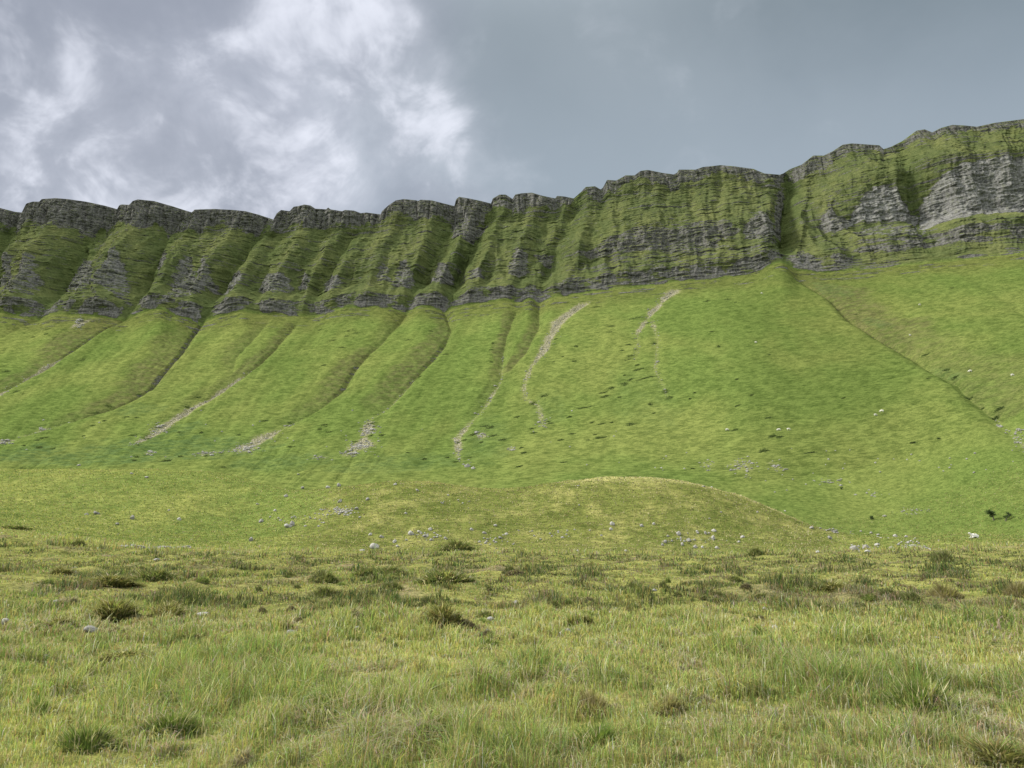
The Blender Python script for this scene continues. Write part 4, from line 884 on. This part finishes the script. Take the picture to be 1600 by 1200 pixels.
MB_ = [
    (205, 812, 10, 9, 'grey boulder standing alone on the left pasture'), (279, 813, 8, 7, 'smaller grey boulder right of the lone one on the left pasture'), (149, 804, 12, 7, 'pair like split boulder left of the lone one'), (134, 805, 8, 5, 'low boulder at the left end of the pasture row'),
    (205, 741, 7, 4, 'white boulder on the crest of the left swell'), (228, 747, 8, 4, 'white boulder just below the crest of the left swell'), (122, 728, 7, 4, 'white boulder in the dark hollow left of centre'), (263, 798, 5, 4, 'small stone above the smaller grey boulder'),
    (182, 820, 8, 4, 'low stone below and left of the lone grey boulder'), (391, 846, 9, 9, 'pale boulder at the left foot of the stony slope'), (407, 817, 9, 8, 'grey boulder left of the leaning pair'), (449, 825, 16, 9, 'front boulder of the leaning pair on the stony slope'), (456, 822, 11, 11, 'dark faced back boulder of the leaning pair'),
    (429, 799, 6, 5, 'small boulder upslope of the leaning pair'), (402, 789, 7, 4, 'small boulder high on the left of the stony slope'), (446, 777, 9, 6, 'boulder on the bright green turf left of the upper row'), (472, 764, 8, 5, 'left boulder of the upper row'), (512, 763, 10, 6, 'middle boulder of the upper row'), (529, 760, 8, 8, 'tall boulder of the upper row'),
    (530, 786, 10, 8, 'boulder at the head of the white rubble'), (574, 782, 8, 7, 'boulder on the brown turf right of the white rubble'), (556, 797, 10, 6, 'boulder at the right end of the white rubble'), (617, 758, 8, 5, 'boulder just under the skyline of the left mound'), (652, 768, 7, 5, 'pale boulder right of the one under the skyline'), (466, 742, 6, 3, 'white stone beyond the skyline of the left mound'),
    (578, 837, 8, 6, 'small boulder left of the big foot boulder'), (596, 841, 9, 7, 'grey boulder above the big foot boulder'), (584, 858, 20, 12, 'big low grey boulder at the foot of the left mound'), (616, 848, 9, 6, 'boulder right of the big foot boulder'), (621, 855, 8, 5, 'lower boulder right of the big foot boulder'), (565, 861, 12, 4, 'flat stones left of the big foot boulder'),
    (642, 836, 13, 10, 'largest boulder of the jumbled heap in the middle'), (655, 833, 9, 6, 'dark sided boulder of the middle heap'), (664, 840, 10, 6, 'low boulder of the middle heap'), (672, 829, 9, 7, 'upper right boulder of the middle heap'), (674, 845, 9, 5, 'lowest boulder of the middle heap'), (696, 843, 8, 6, 'white boulder right of the middle heap'), (634, 803, 6, 4, 'stone on the pale trampled line up the left mound'),
    (737, 829, 8, 6, 'boulder left above the rush patch'), (757, 834, 10, 5, 'wide boulder above the green wet patch'), (791, 836, 8, 5, 'boulder right above the green wet patch'), (782, 842, 9, 5, 'low boulder beside the right one above the wet patch'), (772, 847, 6, 5, 'small boulder near the green wet patch'), (774, 823, 8, 5, 'higher boulder above the green wet patch'), (879, 841, 8, 4, 'flat boulder on the left flank of the rounded mound'),
    (940, 838, 6, 4, 'small boulder on the lower left flank of the rounded mound'), (957, 821, 10, 8, 'white boulder high on the rounded mound'), (955, 829, 7, 6, 'small boulder right under the white one high on the mound'), (1003, 823, 8, 6, 'left one of two boulders in the middle of the rounded mound'), (1022, 820, 7, 5, 'right one of two boulders in the middle of the rounded mound'), (903, 862, 6, 4, 'small white stone at the foot of the mound'), (978, 862, 6, 4, 'white stone at the right of the mound foot ledge'),
    (1061, 837, 10, 9, 'egg shaped white boulder leading the right cluster'), (1090, 833, 7, 6, 'grey boulder in the top row of the right cluster'), (1103, 835, 6, 7, 'small upright boulder in the top row of the right cluster'), (1116, 831, 11, 6, 'flat white boulder at the top right of the right cluster'), (1115, 844, 8, 10, 'tall white boulder below the flat white one'), (1077, 847, 11, 8, 'slanting grey boulder in the centre of the right cluster'), (1067, 853, 7, 7, 'round boulder below the slanting grey one'),
    (1040, 849, 8, 7, 'boulder at the left edge of the right cluster'), (1036, 853, 7, 6, 'lowest boulder at the left edge of the right cluster'), (1064, 843, 5, 6, 'narrow stone left of the slanting grey boulder'), (1087, 857, 9, 7, 'boulder on the bottom row of the right cluster'), (1098, 857, 6, 6, 'round boulder on the bottom row of the right cluster'), (1121, 858, 9, 6, 'half buried boulder right on the bottom row of the right cluster'),
    (1161, 841, 9, 6, 'pale boulder apart to the right of the right cluster'), (1155, 848, 6, 4, 'small stone below the pale boulder set apart'), (1127, 801, 5, 3, 'lone stone on the upper face of the rounded mound'), (1109, 811, 5, 3, 'second lone stone on the upper face of the rounded mound'), (1184, 801, 5, 3, 'stone near the skyline of the rounded mound'),
    (1100, 761, 8, 3, 'flat grey stone on the skyline of the rounded mound'), (1269, 827, 9, 6, 'white boulder left of the drystone ruin'), (1298, 843, 9, 8, 'slanting slab below the drystone ruin'), (1279, 864, 9, 5, 'white stone on the bog edge below the ruin'), (1337, 860, 18, 10, 'large rounded boulder on the bog edge at the right'), (1354, 858, 12, 9, 'boulder touching the large rounded one on the bog edge'), (1357, 863, 14, 5, 'low flat boulder in front of the pair on the bog edge'),
    (1397, 860, 14, 8, 'rounded boulder standing right of the pair on the bog edge'), (1372, 853, 11, 6, 'brown turfed boulder between the bog edge boulders'), (1400, 839, 9, 6, 'pale boulder beside the far low wall'), (1417, 840, 8, 4, 'flat white boulder right of the far low wall'), (1346, 831, 6, 3, 'flat stone between the ruin and the far low wall'), (1362, 834, 6, 4, 'grey stone left of the far low wall'),
    (730, 730, 13, 8, 'big white boulder at the foot of the long scree line'), (739, 733, 9, 6, 'smaller boulder right of the big white one at the scree foot'), (8, 690, 14, 6, 'white rock outcrop low on the slope at the left frame edge'), (67, 657, 4, 3, 'white stone in the long left gully'),
    (54, 493, 4, 3, 'white stone below the cliff at the far left'), (905, 790, 4, 3, 'tiny stone on the top of the rounded mound'),
]
for a_ in MB_: boulder(*a_)
random.seed(11)
# small stones of the white rubble and of the heaps, alike and many
for (cx, cy, sx, sy, n, lab, grp) in ((532, 800, 22, 7, 60, 'small white stone of the rubble fan on the left mound', 'white rubble on the left mound'), (480, 812, 60, 14, 26, 'small stone strewn on the green slope around the leaning pair', 'stones strewn round the leaning pair'),
        (665, 838, 30, 8, 26, 'small stone around the jumbled heap in the middle', 'small stones of the middle heap'), (770, 845, 40, 9, 22, 'small stone around the green wet patch', 'small stones near the wet patch'), (870, 835, 50, 9, 16, 'small stone on the left flank of the rounded mound', 'small stones on the mound flank'),
        (1085, 842, 44, 9, 16, 'small stone among the right cluster of boulders', 'small stones of the right cluster'), (1345, 856, 30, 6, 10, 'small stone beside the bog edge boulders', 'small stones at the bog edge'), (1425, 850, 26, 7, 26, 'small stone of the rubble strip below the far low wall', 'rubble below the far low wall'),
        (705, 785, 30, 12, 8, 'small stone high on the left mound', 'small stones high on the left mound')):
    for i in range(n):
        s_ = random.uniform(2.2, 5.0); boulder(cx + random.gauss(0, .5) * sx, cy + random.gauss(0, .5) * sy, s_ * 1.2, s_ * .8, lab, grp, 'stone', 'stone')
random.seed(12)
for i in range(46):
    px = random.uniform(1020, 1590); py = random.uniform(735, 828)
    if py > 745 + (px - 1000) * -.02 + (0 if px > 1290 else (px - 1000) * .25 + 2) - (0): py = random.uniform(700, 740)
    s_ = random.uniform(2.0, 4.0); boulder(px, py, s_ * 1.3, s_ * .8, 'tiny pale stone lying on the lower slope behind the rounded mound', 'tiny pale stones on the lower right slope', 'stone', 'stone')
for i in range(40):
    px = random.uniform(10, 1000); py = random.uniform(640, 732); s_ = random.uniform(1.8, 3.6)
    boulder(px, py, s_ * 1.3, s_ * .8, 'tiny pale stone lying on the lower slope left of centre', 'tiny pale stones on the lower left slope', 'stone', 'stone')
def heap(name, label, cat, pts, n, size, hgt, mat=M_stone, kind=None, seed=1, thick=.35, group=None, low=False):
    """stones laid along a line of photo points, one object"""
    r_ = np.random.default_rng(seed); w_ = [hitl(*p) for p in pts]; V_, F_, o_ = [], [], 0
    seg = np.array(w_); cum_ = np.concatenate([[0], np.cumsum(np.linalg.norm(np.diff(seg[:, :2], axis=0), axis=1))])
    for i in range(n):
        s = r_.uniform(0, cum_[-1]); x = np.interp(s, cum_, seg[:, 0]); y = np.interp(s, cum_, seg[:, 1]); y += r_.normal() * thick; x += r_.normal() * .15
        lv = r_.random() ** 1.3; z = float(land(np.array([x]), np.array([y]))[0]) + lv * hgt * (0.75 + .25 * math.sin(s * 1.7 + seed))
        v, f = (STL if low else STV)[r_.integers(6)]; sz = size * r_.uniform(.5, 1.25); a = r_.uniform(0, 6.28); ca, sa = math.cos(a), math.sin(a)
        q = v * np.array([sz * 1.4, sz, sz * .62]); q = np.stack([q[:, 0] * ca - q[:, 1] * sa, q[:, 0] * sa + q[:, 1] * ca, q[:, 2]], 1) + (x, y, z)
        V_.append(q); F_.append(f + o_); o_ += len(q)
    me_ = poly_mesh(name, np.concatenate(V_), np.concatenate(F_), mat); c = np.concatenate(V_).mean(0)
    o = link(name, me_); return tag(o, label, cat, group, kind)
heap('drystone_ruin', 'ruined drystone wall of grey and white stones at the right end of the rounded mound', 'wall', [(1283, 827), (1300, 832), (1330, 833)], 170, .42, .85, M_stone_dark, seed=3, thick=.5)
heap('drystone_wall', 'low collapsed line of white stones on the green strip right of the ruin', 'wall', [(1362, 835), (1375, 841), (1390, 841)], 60, .40, .30, seed=4)
heap('rubble_wall', 'short low line of pale stones below the far low wall', 'wall', [(1425, 852), (1440, 857), (1452, 858)], 60, .34, .25, seed=5)
heap('field_wall', 'long collapsed drystone wall of pale stones at the back of the bog on the left', 'wall', [(190, 855), (215, 856), (250, 858), (298, 857)], 260, .24, .35, seed=6, thick=.22)
# loose stones of the scree runs
r_ = np.random.default_rng(15); V_, F_, o_ = [], [], 0
for L in TG:
    for a_, b_ in zip(L[:-1], L[1:]):
        if max(a_[5], b_[5]) < .5: continue
        n = int(np.hypot(*(b_[:2] - a_[:2])) * max(a_[5], b_[5]) * .55)
        t_ = r_.random(n); wd_ = a_[5] + (b_[5] - a_[5]) * t_
        x = a_[0] + (b_[0] - a_[0]) * t_ + r_.normal(size=n) * .8 * (wd_ + .5); y = a_[1] + (b_[1] - a_[1]) * t_ + r_.normal(size=n) * .5
        z = land(x, y)
        for X, Y, Z in zip(x, y, z):
            v, f = STL[r_.integers(6)]; sz = .28 * r_.gamma(3, .6); V_.append(v * (sz * 1.3, sz, sz * .7) + (X, Y, Z + .1 * sz)); F_.append(f + o_); o_ += len(v)
for (px, py, wx_, wy_, s) in SCREE_SPOTS:
    n = int(wx_ * wy_ * s * .9)
    for i in range(n):
        X, Y = hit(px + r_.normal() * wx_ * .55, py + r_.normal() * wy_ * .5); Z = float(land(np.array([X]), np.array([Y]))[0])
        v, f = STL[r_.integers(6)]; sz = .0011 * Y * r_.gamma(3, .55); V_.append(v * (sz * 1.3, sz, sz * .7) + (X, Y, Z + .1 * sz)); F_.append(f + o_); o_ += len(v)
o = link('scree', poly_mesh('scree', np.concatenate(V_), np.concatenate(F_), M_stone)); tag(o, 'pale broken stones lying in streaks down the green slope', 'scree', kind='stuff')

# ------------------------------------------------------------ dark low bracken on the slope
rng = np.random.default_rng(31)
BR = [(302, 514, 8, 3), (500, 515, 4, 2), (130, 561, 6, 3), (75, 514, 7, 2), (100, 514, 5, 2), (52, 526, 4, 2), (72, 522, 4, 2), (10, 580, 8, 2), (25, 611, 5, 2), (217, 609, 6, 3), (170, 630, 9, 3), (150, 640, 8, 3), (293, 633, 5, 2), (310, 618, 5, 2), (545, 517, 9, 3), (556, 520, 8, 3), (541, 526, 4, 1.5), (519, 532, 6, 1.5), (534, 543, 6, 2), (575, 556, 6, 1.5), (505, 571, 4, 1.5),
    (637, 531, 5, 1.5), (673, 517, 4, 1.5), (697, 553, 5, 1.5), (655, 587, 4, 1.5), (580, 660, 8, 3), (770, 535, 3, 2), (767, 546, 4, 2), (768, 564, 3, 1.5), (900, 541, 4, 2), (898, 564, 4, 1.5), (993, 498, 14, 3), (930, 480, 8, 1.5), (955, 510, 7, 2), (953, 519, 5, 2), (1012, 504, 7, 1.5), (1022, 535, 5, 2), (982, 538, 5, 1.5), (972, 547, 3, 1.5), (985, 555, 6, 2), (981, 561, 6, 2), (996, 571, 4, 1.5), (998, 578, 10, 2),
    (975, 600, 8, 4), (985, 592, 6, 2), (1010, 592, 18, 1.5), (955, 606, 6, 2), (943, 613, 6, 1.5), (945, 620, 9, 2), (1040, 612, 6, 4), (1046, 620, 6, 4), (1016, 632, 4, 2), (913, 637, 13, 1.5), (890, 653, 5, 2), (925, 660, 4, 1.5), (940, 662, 6, 1.5), (985, 663, 8, 3), (955, 660, 3, 1.5), (940, 683, 9, 1.5), (860, 662, 5, 2), (765, 668, 7, 3), (770, 680, 8, 4), (785, 686, 7, 3), (815, 700, 4, 2),
    (1138, 468, 6, 1.5), (1105, 471, 6, 1.5), (1488, 450, 4, 1.5), (1445, 547, 6, 1.5), (1415, 556, 5, 1.5), (1478, 570, 6, 2), (1490, 580, 5, 2), (1512, 610, 6, 3), (1560, 629, 8, 2), (1553, 642, 7, 3), (1147, 672, 6, 1.5), (1200, 653, 5, 1.5), (1193, 705, 8, 3), (1207, 683, 6, 1.5), (1218, 684, 5, 1.5), (1265, 710, 9, 1.5), (850, 620, 7, 3), (832, 630, 6, 3)]
pr = np.random.default_rng(33)
for i in range(60): BR.append((pr.uniform(20, 1000), pr.uniform(650, 735), pr.uniform(2, 6), pr.uniform(1, 2.2)))
for i in range(24): BR.append((pr.uniform(850, 1590), pr.uniform(470, 740), pr.uniform(1.5, 4), pr.uniform(.8, 1.4)))
parts = []
for (px, py, wx_, hy) in BR:
    X, Y = hit(px, py); n = int(60 + wx_ * 16); wm = wx_ * Y / FPX
    x = X + rng.normal(size=n) * wm * .5; y = Y + rng.normal(size=n) * hy * Y / FPX * .9; z = land(x, y)
    t = np.array((.085, .120, .042)) * rng.uniform(.6, 1.5, (n, 1))
    parts.append(blades(x, y, z, rng.uniform(.15, .45, n), rng.uniform(.2, .45, n), rng.uniform(0, 6.28, n), rng.uniform(.4, 1.2, n), t))
V_, F_, T_ = joinm(parts); o = link('bracken', poly_mesh('bracken', V_, F_, M_leaf, {'tint': T_})); tag(o, 'dark low bracken and heather in flecks over the green slope', 'bracken', kind='stuff')

# ------------------------------------------------------------ hawthorns and a shrub on the lower slope at the right
def bark():
    m, t, b, out = mat_new('bark'); pos = t.new('ShaderNodeTexCoord').outputs['Object']
    t.put(b.inputs['Base Color'], t.mixc(t.noise(pos, 9, 4), (.05, .042, .034), (.13, .115, .095))); return m
M_bark = bark()
def tube_path(pts, rads, V_, F_, seg=6):
    o = sum(len(a) for a in V_); pts = np.array(pts); ring = []
    for i, p in enumerate(pts):
        d = pts[min(i + 1, len(pts) - 1)] - pts[max(i - 1, 0)]; d = d / np.linalg.norm(d); a = np.cross(d, (.3, .9, .1)); a /= np.linalg.norm(a); b = np.cross(d, a)
        for s in range(seg): th = 2 * math.pi * s / seg; ring.append(p + rads[i] * (a * math.cos(th) + b * math.sin(th)))
    V_.append(np.array(ring)); f = []
    for i in range(len(pts) - 1):
        for s in range(seg):
            a = o + i * seg + s; b = o + i * seg + (s + 1) % seg; f += [(a, b, b + seg), (a, b + seg, a + seg)]
    F_.append(np.array(f))
def small_tree(name, cat, px, py, hpx, leanx, label, seed, dens=1.0):
    r_ = random.Random(seed); X, Y, Z = hitl(px, py); H = hpx * Y / FPX
    root = bpy.data.objects.new(name, None); COL.objects.link(root); root.location = (X, Y, Z - .1); tag(root, label, cat)
    V_, F_ = [], []; tips_ = []
    tr = [(0, 0, 0), (leanx * .12 * H, .02, .22 * H), (leanx * .3 * H, .03, .42 * H), (leanx * .5 * H, 0, .6 * H)]; tube_path(tr, [.07 * H, .05 * H, .04 * H, .02 * H], V_, F_)
    for i in range(13):
        b0 = np.array(tr[r_.choice((1, 2, 2, 3))]); a = r_.uniform(0, 6.28); l = H * r_.uniform(.25, .5)
        e = b0 + np.array([math.cos(a) * l * .8 + leanx * l * .4, math.sin(a) * l * .8, l * r_.uniform(.2, .75)]); mid_ = (b0 + e) / 2 + np.array([0, 0, l * .12])
        tube_path([b0, mid_, e], [.022 * H, .015 * H, .006 * H], V_, F_, 5); tips_ += [mid_, e, (mid_ + e) / 2]
    tk = link('trunk', poly_mesh('trunk', np.concatenate(V_), np.concatenate(F_), M_bark), parent=root)
    rr = np.random.default_rng(seed); n = int(2600 * dens); c = np.array(tips_)[rr.integers(0, len(tips_), n)] + rr.normal(size=(n, 3)) * H * (.075, .075, .05)
    global rng
    rng = rr; t = np.array((.070, .105, .040)) * rr.uniform(.6, 1.6, (n, 1))
    v, f, tt_ = blades(c[:, 0], c[:, 1], c[:, 2], rr.uniform(.03, .07, n) * H * .6, rr.uniform(.02, .04, n) * H * .8, rr.uniform(0, 6.28, n), rr.uniform(.3, 1.2, n), t)
    link('crown', poly_mesh('crown', v, f, M_leaf, {'tint': tt_}), parent=root)
small_tree('hawthorn_tree', 'tree', 1553, 813, 17, -.2, 'small dark hawthorn with a rounded crown on the lower slope at the far right', 3, 1.2)
small_tree('hawthorn_tree', 'tree', 1571, 814, 15, .95, 'small dark hawthorn leaning over to the right beside the rounded one', 8, .6)
small_tree('shrub', 'shrub', 1362, 812, 8, .1, 'single tiny dark shrub on the slope above the far low wall', 5, 1.3)
small_tree('shrub', 'shrub', 1315, 765, 5, .1, 'tiny dark shrub higher up the slope above the ruin', 6, 1.0)

# ------------------------------------------------------------ sheep
mw, t, b, out = mat_new('fleece'); pos = t.new('ShaderNodeTexCoord').outputs['Object']; nn = t.noise(pos, 14, 4, .7)
t.put(b.inputs['Base Color'], t.mixc(nn, (.55, .52, .46), (.80, .78, .73))); bm_ = t.new('ShaderNodeBump'); bm_.inputs['Distance'].default_value = .03; t.put(bm_.inputs['Height'], nn); t.l.new(bm_.outputs[0], b.inputs['Normal'])
def sheep_mesh(lying):
    import bmesh
    lz = .34 if lying else .62
    pts = [((0, 0, lz), .26), ((.36, 0, lz + .02), .25), ((-.36, 0, lz + .01), .26), ((.58, 0, lz + (.18 if lying else -.08)), .13), ((.72, 0, lz + (.34 if lying else -.28)), .10), ((.90, 0, lz + (.30 if lying else -.46)), .055), ((-.60, 0, lz + .02), .08), ((-.66, 0, lz - .12), .03)]
    ed = [(0, 1), (0, 2), (1, 3), (3, 4), (4, 5), (2, 6), (6, 7)]
    for sx, par in ((.34, 1), (-.36, 2)):
        for sy in (-1, 1):
            i = len(pts)
            if lying: pts += [((sx, sy * .18, .16), .09), ((sx + .16, sy * .22, .07), .05), ((sx + .34, sy * .22, .05), .04)]; ed += [(par, i), (i, i + 1), (i + 1, i + 2)]
            else: pts += [((sx, sy * .14, .40), .09), ((sx + (.03 if sx > 0 else -.05), sy * .14, .22), .045), ((sx, sy * .14, .03), .04)]; ed += [(par, i), (i, i + 1), (i + 1, i + 2)]
    for sy in (-1, 1): i = len(pts); pts += [((.70, sy * .16, lz + (.36 if lying else -.24)), .03)]; ed += [(4, i)]
    me_ = bpy.data.meshes.new('sheep'); me_.from_pydata([p for p, r in pts], ed, []); me_.materials.append(mw)
    o = bpy.data.objects.new('sheep_build', me_); COL.objects.link(o); md = o.modifiers.new('Skin', 'SKIN'); o.modifiers.new('Subdivision', 'SUBSURF').levels = 2
    for i, (p, r) in enumerate(pts): me_.skin_vertices[0].data[i].radius = (r, r)
    me_.skin_vertices[0].data[0].use_root = True
    dg = bpy.context.evaluated_depsgraph_get(); res = bpy.data.meshes.new_from_object(o.evaluated_get(dg)); bpy.data.objects.remove(o); res.name = 'sheep'
    if not res.materials: res.materials.append(mw)
    return res
SH = {True: sheep_mesh(True), False: sheep_mesh(False)}
for px, py, lying, rz, lab in ((1523, 841, True, 3.3, 'white sheep lying with its head raised on the grassy rise at the right'), (1368, 650, False, .3, 'lower left sheep of the pair high on the big green fan'), (1378, 644, False, 2.6, 'upper right sheep of the pair high on the big green fan'),
        (1136, 673, False, .2, 'white sheep grazing alone on the slope above the rounded mound'), (1217, 673, False, 3.0, 'left sheep of the two small ones right of the lone grazing one'), (1232, 673, False, .1, 'right sheep of the two small ones right of the lone grazing one'),
        (1190, 459, False, .2, 'white sheep close below the cliff left of the great gully'), (1437, 477, False, .2, 'white sheep near the top of the right hand slope'), (1422, 525, False, .4, 'white sheep below the one near the top of the right hand slope'), (1516, 581, False, 3.0, 'white sheep just right of the long gully on the right hand slope'),
        (1582, 588, False, .1, 'white sheep near the right frame edge on the slope'), (1181, 536, False, .1, 'white sheep in the middle of the big green fan')):
    X, Y, Z = hitl(px, py); o = link('sheep', SH[lying], (X, Y, Z + .02), (0, 0, rz), (1.15, 1.15, 1.15)); tag(o, lab, 'sheep', 'sheep on the hillside')

# ------------------------------------------------------------ sow the grass last, round the stones
rng = np.random.default_rng(7)
V_, F_, T_ = joinm([sward(760000, 4.2, 99, .92, lambda Y: 1 + .12 * sstep(16, 8, Y), lambda Y: np.clip(.00095 * Y, .0045, .06))])
gr = link('grass', poly_mesh('grass', V_, F_, M_leaf, {'tint': T_}))
tag(gr, 'rough bog grass of mixed green, olive and straw covering the near ground', 'grass', kind='stuff')
# short hill turf on the hummocks and the foot of the slope
n = 170000
u = rng.random(n); Y = 97 * (225 / 97) ** u; k = rng.uniform(-.8, .8, n); X = k * Y; Z = land(X, Y)
a = fbm(X / 9, Y / 9, 3, 320); b = fbm(X / 2.2, Y / 2.2, 3, 321)
crw = sstep(KX(850), KX(930), k) * sstep(KX(1310), KX(1270), k) * sstep(133, 139, Y) * sstep(156, 148, Y)  # crest band sown with straw blades, adding to the painted rim light
dryw = sstep(KX(430), KX(560), k) * sstep(KX(1310), KX(1240), k) * sstep(165, 150, Y)
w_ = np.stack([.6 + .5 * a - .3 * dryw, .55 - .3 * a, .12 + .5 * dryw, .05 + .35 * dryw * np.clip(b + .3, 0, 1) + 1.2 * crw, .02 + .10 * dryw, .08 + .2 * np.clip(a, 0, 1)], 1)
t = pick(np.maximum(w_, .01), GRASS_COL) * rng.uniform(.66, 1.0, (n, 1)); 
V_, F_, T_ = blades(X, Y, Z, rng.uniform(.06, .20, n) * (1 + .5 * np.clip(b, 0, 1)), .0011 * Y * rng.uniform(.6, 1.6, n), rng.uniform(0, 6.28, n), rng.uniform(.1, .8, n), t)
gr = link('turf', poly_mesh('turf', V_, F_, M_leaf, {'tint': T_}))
tag(gr, 'short tufty turf over the hummocks and the foot of the slope', 'turf', kind='stuff')
# tall seeding stems close by
n = 1000
Y = 4.6 * (15 / 4.6) ** rng.random(n); k = rng.uniform(-.85, .85, n); X = k * Y
m = (gn(X / 1.3, Y / 1.5, 330) + .35 * gn(X / .4, Y / .4, 331)) > .12; X = X[m]; Y = Y[m]; n = len(X); Z = land(X, Y)
h = rng.uniform(.2, .42, n); az = rng.uniform(0, 6.28, n); ln = rng.uniform(.1, .45, n); tc_ = np.array((.40, .35, .20)) * rng.uniform(.7, 1.3, (n, 1))
p1 = blades(X, Y, Z, h, np.clip(.0006 * Y, .003, .02), az, ln, tc_)
tips = p1[0].reshape(n, 5, 3)[:, 4]; rp = 7; idx = np.repeat(np.arange(n), rp); fr = rng.uniform(.0, 1, n * rp)
bx = tips[idx] - np.stack([np.cos(az[idx]) * .02, np.sin(az[idx]) * .02, np.full(n * rp, .05)], 1) * (fr * 2)[:, None]
p2 = blades(bx[:, 0], bx[:, 1], bx[:, 2], rng.uniform(.010, .022, n * rp), rng.uniform(.002, .005, n * rp), rng.uniform(0, 6.28, n * rp), rng.uniform(.2, 1, n * rp), np.array((.56, .52, .36)) * rng.uniform(.7, 1.2, (n * rp, 1)))
V_, F_, T_ = joinm([p1, p2]); o = link('seed_grass', poly_mesh('seed_grass', V_, F_, M_leaf, {'tint': T_}))
tag(o, 'thin straw coloured seeding grass stems standing above the near grass', 'grass stems', kind='stuff')
